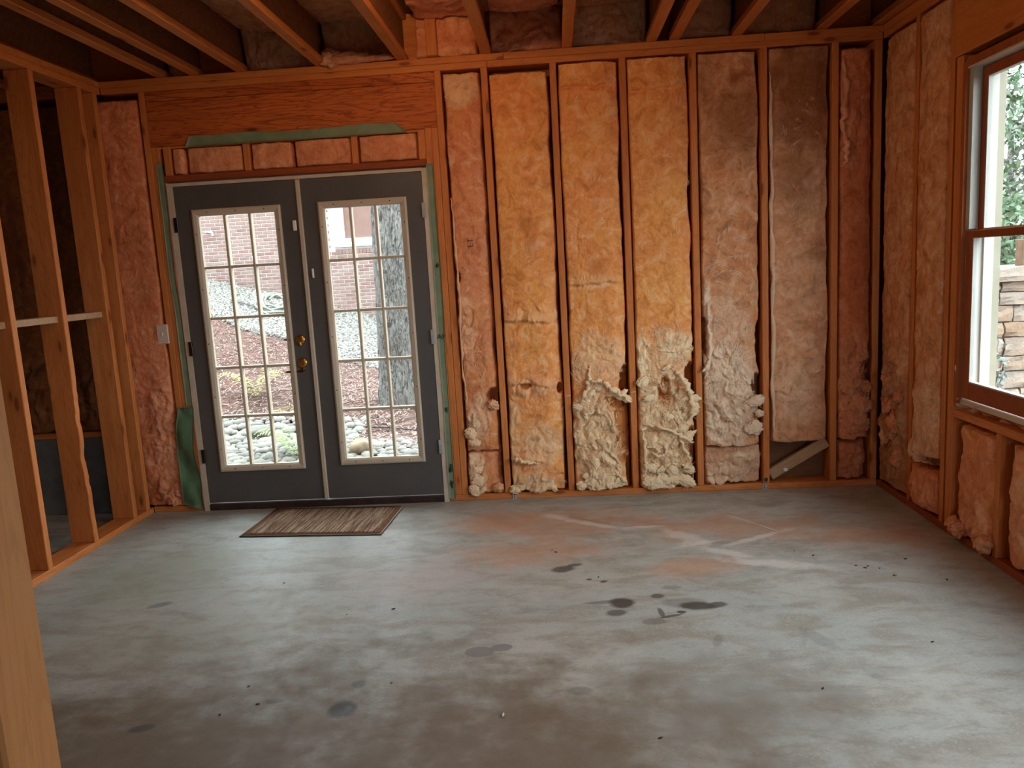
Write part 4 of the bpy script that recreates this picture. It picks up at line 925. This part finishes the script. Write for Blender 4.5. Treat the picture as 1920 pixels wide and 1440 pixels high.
# river rocks by the doors, each its own thing
M_ROCK = stone_mat('river_rock', (.17, .165, .145), (.30, .285, .25)); M_ROCKT = stone_mat('tan_rock', (.27, .20, .13), (.30, .23, .16))
rock_meshes = []
for i in range(10):
    V0, F0 = ICO[2]; nn = Noise(400+i); k = np.array([1.25-.05*(i % 4), .95, .62+.03*(i % 3)])
    r_ = 1+.16*nn(V0[:, 0]*1.6+3, V0[:, 1]*1.6+V0[:, 2]*1.1)
    me = np_mesh('river_rock', V0*k*r_[:, None], F0); me.materials.append(M_ROCK); rock_meshes.append(me)
GRK = 'river rocks in the bed outside the doors'
rr = random.Random(12); placed = []
def try_rock(x, y, s):
    if any((x-a)**2+(y-b)**2 < ((s+c)*.74)**2 for a, b, c in placed): return False
    placed.append((x, y, s)); return True
cnt = 0
for _ in range(12000):
    if cnt >= 295: break
    if rr.random() < .72: x, y = rr.uniform(-3.4, -1.6), rr.uniform(1.15, 2.85)
    else: x, y = rr.uniform(-1.7, -.6), rr.uniform(1.2, 1.85+.25*math.sin(x*6 if _ else 0))
    s = rr.uniform(.032, .072)
    u, v = proj_px(x, y, float(gz(x, y))+.03)
    if not in_glass(u, v, 8) or not try_rock(x, y, s): continue
    o = bpy.data.objects.new('river_rock', rr.choice(rock_meshes)); link(o)
    o.location = (x, y, float(gz(x, y))+s*.42); o.scale = (s, s, s); o.rotation_euler = (rr.uniform(-.25, .25), rr.uniform(-.25, .25), rr.uniform(0, 6.28))
    tag(o, 'rounded pale grey river rock in the bed outside the doors', 'rock', GRK); cnt += 1
qx, qy = [], []
for _ in range(9000):
    x, y = (rr.uniform(-3.9, -1.6), rr.uniform(.45, 2.85)) if rr.random() < .6 else (rr.uniform(-1.7, 1.6), rr.uniform(.45, 1.9))
    if try_rock(x, y, rr.uniform(.036, .06)): qx.append(x); qy.append(y)
pebble_cloud('rock_bed', np.array(qx), np.array(qy), .036, .062, M_ROCK, 'rest of the river rock bed outside the doors', 6, 2, 'rock bed')
def big_rock(u_, v_, y, s, m, label, sq=.7):
    d = fw+r2*((u_-960)/FPX)+u2*((720-v_)/FPX); t_ = (y-CPOS.y)/d.y; p = CPOS+d*t_
    V0, F0 = ICO[3]; nn = Noise(int(u_)); r_ = 1+.2*nn(V0[:, 0]*1.8+3, V0[:, 1]*1.8+V0[:, 2]*1.3)
    o = obj('boulder', np_mesh('boulder', V0*np.array([s*1.2, s, s*sq])*r_[:, None], F0), m, None, (p.x, y, max(p.z, float(gz(p.x, y))+s*.3)))
    return tag(o, label, 'rock')
big_rock(676, 838, 1.6, .085, M_ROCKT, 'big tan boulder outside the right door', .8)
big_rock(485, 812, 2.35, .12, M_ROCK, 'largest grey boulder in the bed outside the left door', .6)
# ------------------------------------------------------------------ outside: tree trunk
def bark():
    m = mat('furrowed_bark', rough=.95, spec=.1); t = NT(m); p = t.coord()
    n = t.noise(t.mapping(p, sc=(1, 1, .28)), 30, 6, .75, 1.6); n2 = t.noise(p, 5, 3)
    c = t.mix(t.ramp(n, .36, .62), (.06, .053, .046), (.33, .32, .30)); c = t.mix(t.ramp(n2, .4, .75, 0, .4), c, (.16, .135, .11))
    t.col(c); t.bump(n, 1.0, .05); return m
M_BARK = bark()
tr = empty('tree', (-1.40, 3.45, float(gz(-1.4, 3.45)))); tag(tr, 'grey furrowed tree trunk outside the right door', 'tree')
nzt = Noise(70); TH, ZZ = np.meshgrid(np.linspace(0, 2*math.pi, 73)[:-1], np.linspace(-.25, 7.0, 160))
cs, sn = np.cos(TH), np.sin(TH)
R = .172+.055*np.exp(-np.clip(ZZ-.0, 0, None)/.35)-.004*np.clip(ZZ, 0, 7)
R = R+.030*nzt.ridge(TH*5.2, ZZ*2.0+cs*.6, 3)*.5+.008*nzt.fbm(cs*9+5, ZZ*16+sn*9, 3)
X = R*cs+.02*ZZ; Y = R*sn
nt, nh = TH.shape[1], TH.shape[0]; idx = np.arange(nt*nh).reshape(nh, nt); nx = np.roll(idx, -1, 1)
F = np.stack([idx[:-1], nx[:-1], nx[1:], idx[1:]], -1).reshape(-1, 4)
child_of(obj('trunk', np_mesh('trunk', np.stack([X, Y, ZZ], -1).reshape(-1, 3), F), M_BARK, None, tr.location), tr)
for i, (z, a) in enumerate(((3.6, 2.4), (4.4, .4), (5.2, 3.8))):
    p0 = Vector((tr.location.x+.02*z, tr.location.y, tr.location.z+z)); d = Vector((math.cos(a), math.sin(a), .45))
    child_of(obj('branch', tube_mesh([p0, p0+d*.6, p0+d*1.3+Vector((0, 0, .1)), p0+d*2.1+Vector((.1, 0, .4))], [.06, .045, .03, .012], 10, 'branch'), M_BARK), tr)

# ------------------------------------------------------------------ outside: brick house
HY = 10.3
house = empty('brick_house', (-4.5, HY, .7)); tag(house, 'red brick house wall with white-framed window beyond the gravel', 'house')
M_MORTAR = simple_noise('mortar', (.34, .32, .30), (.40, .38, .355), 20)
hw = child_of(boxes('mortar_wall', [(-10, -3.86, HY+.008, HY+.3, -.5, 5), (-3.86, -2.2, HY+.008, HY+.3, -.5, 2.04), (-2.2, 3, HY+.008, HY+.3, -.5, 5), (-3.86, -2.2, HY+.2, HY+.3, 2.04, 5)], M_MORTAR), house)
def brick_mat():
    m = mat('house_brick', rough=.9, spec=.15); t = NT(m); r = t.rnd(); n = t.noise(t.coord(), 25, 4)
    c = t.mix(r, (.155, .085, .07), (.215, .14, .12)); c = t.mix(t.ramp(n, .4, .75, 0, .5), c, (.25, .19, .17)); t.col(c); return m
M_BRICK = brick_mat()
bm = bmesh.new(); add_box(bm, -.0945, .0945, 0, .05, 0, .054); bmesh.ops.bevel(bm, geom=bm.edges[:], offset=.004, segments=1, affect='EDGES')
brick_me = bm_mesh(bm, 'brick'); brick_me.materials.append(M_BRICK)
bv = np.array([v.co[:] for v in brick_me.vertices]); bf = [tuple(p.vertices) for p in brick_me.polygons]
vis, rest = [], []
for j in range(66):
    z = .25+j*.068
    for i in range(-48, 14):
        x = -2.0+i*.2045+(.102 if j % 2 else 0)
        if -3.97 < x < -2.1 and 2.0 < z: continue
        if -3.87 < x+.0965 and x-.0965 < -2.19 and z > 1.93: continue
        u, v = proj_px(x, HY, z+.03)
        (vis if in_glass(u, v, 3) else rest).append((x, z, v))
vis.sort(key=lambda q: abs(q[2]-500)); rest += vis[290:]; vis = vis[:290]
rb = random.Random(2)
for x, z, _ in vis:
    o = bpy.data.objects.new('brick', brick_me); link(o); o.location = (x, HY-.004+rb.uniform(-.003, .003), z); child_of(o, house)
for k in range(11):
    o = bpy.data.objects.new('brick', brick_me); link(o); o.location = (-3.80+k*.068+.0, HY-.012, 1.935); o.rotation_euler = (0, math.radians(-90), 0); o.scale = (.5, 1, 1); child_of(o, house)
VV, FF = [], []
for k, (x, z, _) in enumerate(rest):
    FF += [tuple(a+k*len(bv) for a in f) for f in bf]; VV.append(bv+np.array([x, HY-.004, z]))
me = bpy.data.meshes.new('brick_field'); me.from_pydata(np.concatenate(VV).tolist(), [], FF); me.update()
tag(child_of(obj('brick_field', me, M_BRICK), house), kind='stuff')
wf = child_of(boxes('window_frame', [(-3.86, -3.66, HY-.01, HY+.15, 2.04, 4), (-2.4, -2.2, HY-.01, HY+.15, 2.04, 4), (-3.66, -2.4, HY-.01, HY+.15, 2.04, 2.18)], M_TRIMW), house)
child_of(boxes('window_sill', [(-3.87, -2.19, HY-.05, HY+.12, 2.022, 2.06)], M_TRIMW), house)
child_of(boxes('window_screen', [(-3.66, -2.4, HY+.06, HY+.07, 2.18, 4)], simple_noise('brown_screen', (.15, .085, .07), (.18, .105, .085), 3)), house)
child_of(boxes('eave', [(-10.3, 3.3, HY-.5, HY+.6, 5.0, 5.2)], M_TRIMW), house)
tag(obj('white_cable', tube_mesh([(-5.50, HY-.02, 1.95), (-5.48, HY-.03, 1.6), (-5.45, HY-.06, 1.3), (-5.40, HY-.3, float(gz(-5.4, HY-.3))+.06), (-5.2, 9.3, float(gz(-5.2, 9.3))+.06), (-4.8, 8.8, float(gz(-4.8, 8.8))+.06)], .011, 8, 'white_cable'), M_TRIMW), 'thin white cable running down the brick wall to the gravel', 'cable')
tag(obj('wall_spout', tube_mesh([(-6.36, HY, 2.46), (-6.36, HY-.1, 2.46), (-6.30, HY-.12, 2.46), (-6.22, HY-.12, 2.44), (-6.20, HY-.12, 2.38)], .02, 8, 'wall_spout'), M_TRIMW), 'small white curved spout on the brick wall', 'tap')
hose = empty('garden_hose', (-4.30, 8.0, float(gz(-4.3, 8.0)))); tag(hose, 'coiled grey-green garden hose lying on the gravel', 'hose')
pts = []
for k in range(150):
    a = k/150*2*math.pi*5.5; r_ = .34-.035*(k/27)
    x, y = -4.28+r_*1.05*math.cos(a), 8.0+r_*1.3*math.sin(a); pts.append((x, y, float(gz(x, y))+.06+.025*math.sin(a*3+k*.1)+.012*(k/27)+.30*(y-7.6)))
child_of(obj('coil', tube_mesh(pts, .020, 8, 'coil'), mat('hose_rubber', (.17, .17, .14), .6)), hose)
tag(obj('stick', tube_mesh([(-5.05, 8.0, float(gz(-5.05, 8))+.09), (-4.8, 7.9, float(gz(-4.8, 7.9))+.10), (-4.5, 7.85, float(gz(-4.5, 7.85))+.09)], [.018, .016, .008], 8, 'stick'), M_BARK), 'dead stick lying on the gravel outside the left door', 'stick')
tag(obj('stick', tube_mesh([(-1.55, 2.55, float(gz(-1.55, 2.55))+.05), (-1.3, 2.5, float(gz(-1.3, 2.5))+.06), (-1.0, 2.42, float(gz(-1, 2.42))+.05)], [.012, .011, .006], 8, 'stick'), M_BARK), 'dead stick on the mulch below the tree trunk', 'stick')

# ------------------------------------------------------------------ plants
def leaf_mat(name, a, b):
    m = mat(name, rough=.6, spec=.25); t = NT(m); n = t.noise(t.pos(), 11, 3); t.col(t.mix(t.ramp(n, .3, .7), a, b)); return m
M_FERNY = leaf_mat('yellowing_fern', (.22, .23, .06), (.33, .31, .11)); M_FERNG = leaf_mat('green_fern', (.14, .24, .06), (.27, .34, .12))
def fern(name, loc, n, L, m, label, seed, lift=.9):
    root = empty(name, loc); tag(root, label, 'fern'); rg = random.Random(seed)
    for k in range(n):
        a = k/n*6.283+rg.uniform(-.3, .3); l = L*rg.uniform(.7, 1.1); V, F = [], []
        for i in range(15):
            f = i/14; r_ = l*f*.85; z = l*lift*(f-.75*f*f)
            c = Vector((math.cos(a)*r_, math.sin(a)*r_, z)); wd = l*.20*math.sin(math.pi*min(1, f*.9+.1))*(1 if f < .95 else .3)+.004
            s = Vector((-math.sin(a), math.cos(a), 0))
            for sd in (-1, 1):
                t0 = c+s*sd*.002; t1 = c+s*sd*wd+Vector((math.cos(a), math.sin(a), 0))*wd*.35-Vector((0, 0, wd*.25))
                dd = Vector((math.cos(a)*l*.022, math.sin(a)*l*.022, .0)); b0 = len(V)
                V += [t0-dd, t0+dd, t1+dd*.2, t1-dd*.2]; F.append((b0, b0+1, b0+2, b0+3))
        child_of(obj('frond', np_mesh('frond', np.array([v[:] for v in V]), np.array(F), False), m, None, loc), root)
    return root
def gp(x, y): return (x, y, float(gz(x, y)))
fern('fern', gp(-2.93, 3.35), 13, .46, M_FERNY, 'yellowing fern on the mulch outside the left door', 1, 2.0)
fern('fern', gp(-2.45, 3.0), 7, .26, M_FERNY, 'smaller yellow fern frond clump near the left door edge', 2, .7)
fern('fern', gp(-1.93, 1.62), 16, .40, M_FERNG, 'bright green fern among the river rocks outside the left door', 3, 2.0)

# ------------------------------------------------------------------ outside the window: stone wall, post, shrubs, trees
sw_ = empty('stone_wall', (4.6, 1.7, -.2)); tag(sw_, 'stacked tan stone wall with stone cap outside the window', 'wall')
child_of(boxes('core', [(3.0, 7.5, 1.535, 1.95, -.3, 1.14)], M_STEM), sw_)
def stone_face():
    m = mat('quarry_stone', rough=.9, spec=.15); t = NT(m); r = t.rnd(); n = t.noise(t.coord(), 9, 5, .65)
    c = t.mix(r, (.24, .165, .115), (.27, .235, .20)); c = t.mix(t.ramp(n, .4, .7, 0, .55), c, (.34, .225, .15)); c = t.mix(t.ramp(n, .25, .4, .35, 0), c, (.17, .14, .12)); t.col(c); t.bump(n, .7, .03); return m
M_QST = stone_face()
rq = random.Random(9)
def stone(x0, x1, y0, y1, z0, z1, name='stone'):
    bm = bmesh.new(); add_box(bm, x0, x1, y0, y1, z0, z1); bmesh.ops.subdivide_edges(bm, edges=bm.edges[:], cuts=2, use_grid_fill=True)
    c = Vector(((x0+x1)/2, (y0+y1)/2, (z0+z1)/2))
    for v in bm.verts:
        v.co += Vector((rq.uniform(-1, 1)*.005, rq.uniform(-1, 1)*.009, rq.uniform(-1, 1)*.005))
        if abs(v.co.x-c.x) > (x1-x0)*.4 and abs(v.co.z-c.z) > (z1-z0)*.4: v.co.y += .018*(1 if v.co.y < c.y else 0); v.co += (c-v.co)*.03
        v.co -= Vector((c.x, c.y, z0))
    return child_of(obj(name, bm_mesh(bm, name), M_QST, None, (c.x, c.y, z0)), sw_)
z = -.1
for hgt in (.13, .15, .11, .14, .12, .15, .12, .13, .105, .09):
    if z > 1.1: break
    h_ = min(hgt, 1.135-z); x = 3.0-rq.uniform(0, .2)
    while x < 5.6:
        wd = rq.uniform(.14, .36); stone(x+.005, x+wd-.005, 1.49+rq.uniform(-.012, .012), 1.60, z+.005, z+h_-.005); x += wd
    z += h_
x = 2.95
while x < 5.6:
    wd = rq.uniform(.5, .8); stone(x+.004, x+wd-.004, 1.42, 1.98, 1.142, 1.25, 'cap_stone'); x += wd
M_POST = simple_noise('dark_post_wood', (.10, .06, .035), (.15, .09, .055), 9)
post = box('wooden_post', (4.035, 4.135, 1.60, 1.70, 1.25, 1.46), M_POST, None, .006); tag(post, 'short wooden post standing on the stone wall cap', 'post')
def shrub(name, loc, size, n, leaf, m, label, cat, seed, stems=6, stem_h=1.0, trunk=None):
    root = empty(name, loc); tag(root, label, cat); rg = np.random.default_rng(seed)
    P = rg.normal(0, 1, (n, 3)); P /= np.linalg.norm(P, axis=1)[:, None]; P *= (rg.random((n, 1))**.45)
    cl = Noise(seed); k = cl.fbm(P[:, 0]*2.5+4, P[:, 1]*2.5+P[:, 2]*2.1, 2) > -.08; P = P[k]; n = len(P)
    P = P*np.array(size)+np.array([0, 0, stem_h])
    A = rg.normal(0, 1, (n, 3)); A /= np.linalg.norm(A, axis=1)[:, None]; B = np.cross(A, rg.normal(0, 1, (n, 3))); B /= np.linalg.norm(B, axis=1)[:, None]
    L = leaf*rg.uniform(.6, 1.3, (n, 1)); nrm = np.cross(A, B)
    V = np.stack([P-A*L, P-B*L*.45+nrm*L*.12, P+A*L, P+B*L*.45+nrm*L*.12], 1).reshape(-1, 3); F = np.arange(n*4).reshape(n, 4)
    f = obj('foliage', np_mesh('foliage', V, F, False), m, None, loc); f['kind'] = 'stuff'; child_of(f, root)
    rg2 = random.Random(seed)
    if trunk: child_of(obj('trunk', tube_mesh([(0, 0, -.2), (.02, 0, stem_h*.5), (.05, .03, stem_h), (.03, .05, stem_h+size[2]*.8)], [trunk, trunk*.85, trunk*.6, trunk*.2], 12, 'trunk'), M_BARK, None, loc), root)
    for i in range(stems):
        a = rg2.uniform(0, 6.28); e = Vector((math.cos(a)*size[0]*.8, math.sin(a)*size[1]*.8, stem_h+size[2]*rg2.uniform(-.3, .8))); s = Vector((0, 0, stem_h*.6 if trunk else 0))
        child_of(obj('stem', tube_mesh([s, s.lerp(e, .5)+Vector((0, 0, .1)), e], [.03 if trunk else .008, .018 if trunk else .006, .005 if trunk else .002], 7, 'stem'), M_BARK, None, loc), root)
    return root
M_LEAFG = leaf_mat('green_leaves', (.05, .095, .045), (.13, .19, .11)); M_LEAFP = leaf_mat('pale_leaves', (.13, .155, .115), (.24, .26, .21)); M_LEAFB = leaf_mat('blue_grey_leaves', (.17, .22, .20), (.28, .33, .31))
shrub('shrub', (4.25, 3.1, .2), (1.1, .8, .75), 5200, .045, M_LEAFG, 'dense green shrub behind the stone wall', 'shrub', 1, 8, 1.05)
shrub('tree', (6.0, 7.2, 0), (2.4, 1.8, 1.3), 7000, .06, M_LEAFG, 'leafy green tree farther behind the stone wall', 'tree', 2, 10, 2.9, .14)
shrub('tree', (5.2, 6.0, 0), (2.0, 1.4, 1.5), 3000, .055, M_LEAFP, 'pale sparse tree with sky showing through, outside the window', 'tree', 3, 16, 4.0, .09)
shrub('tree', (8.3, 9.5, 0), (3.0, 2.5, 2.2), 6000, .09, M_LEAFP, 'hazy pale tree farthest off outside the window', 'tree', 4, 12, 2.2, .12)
shrub('shrub', (3.62, 1.28, -.1), (.16, .12, .28), 420, .022, M_LEAFB, 'blue-grey leafed twigs in front of the stone wall', 'shrub', 5, 6, .62)
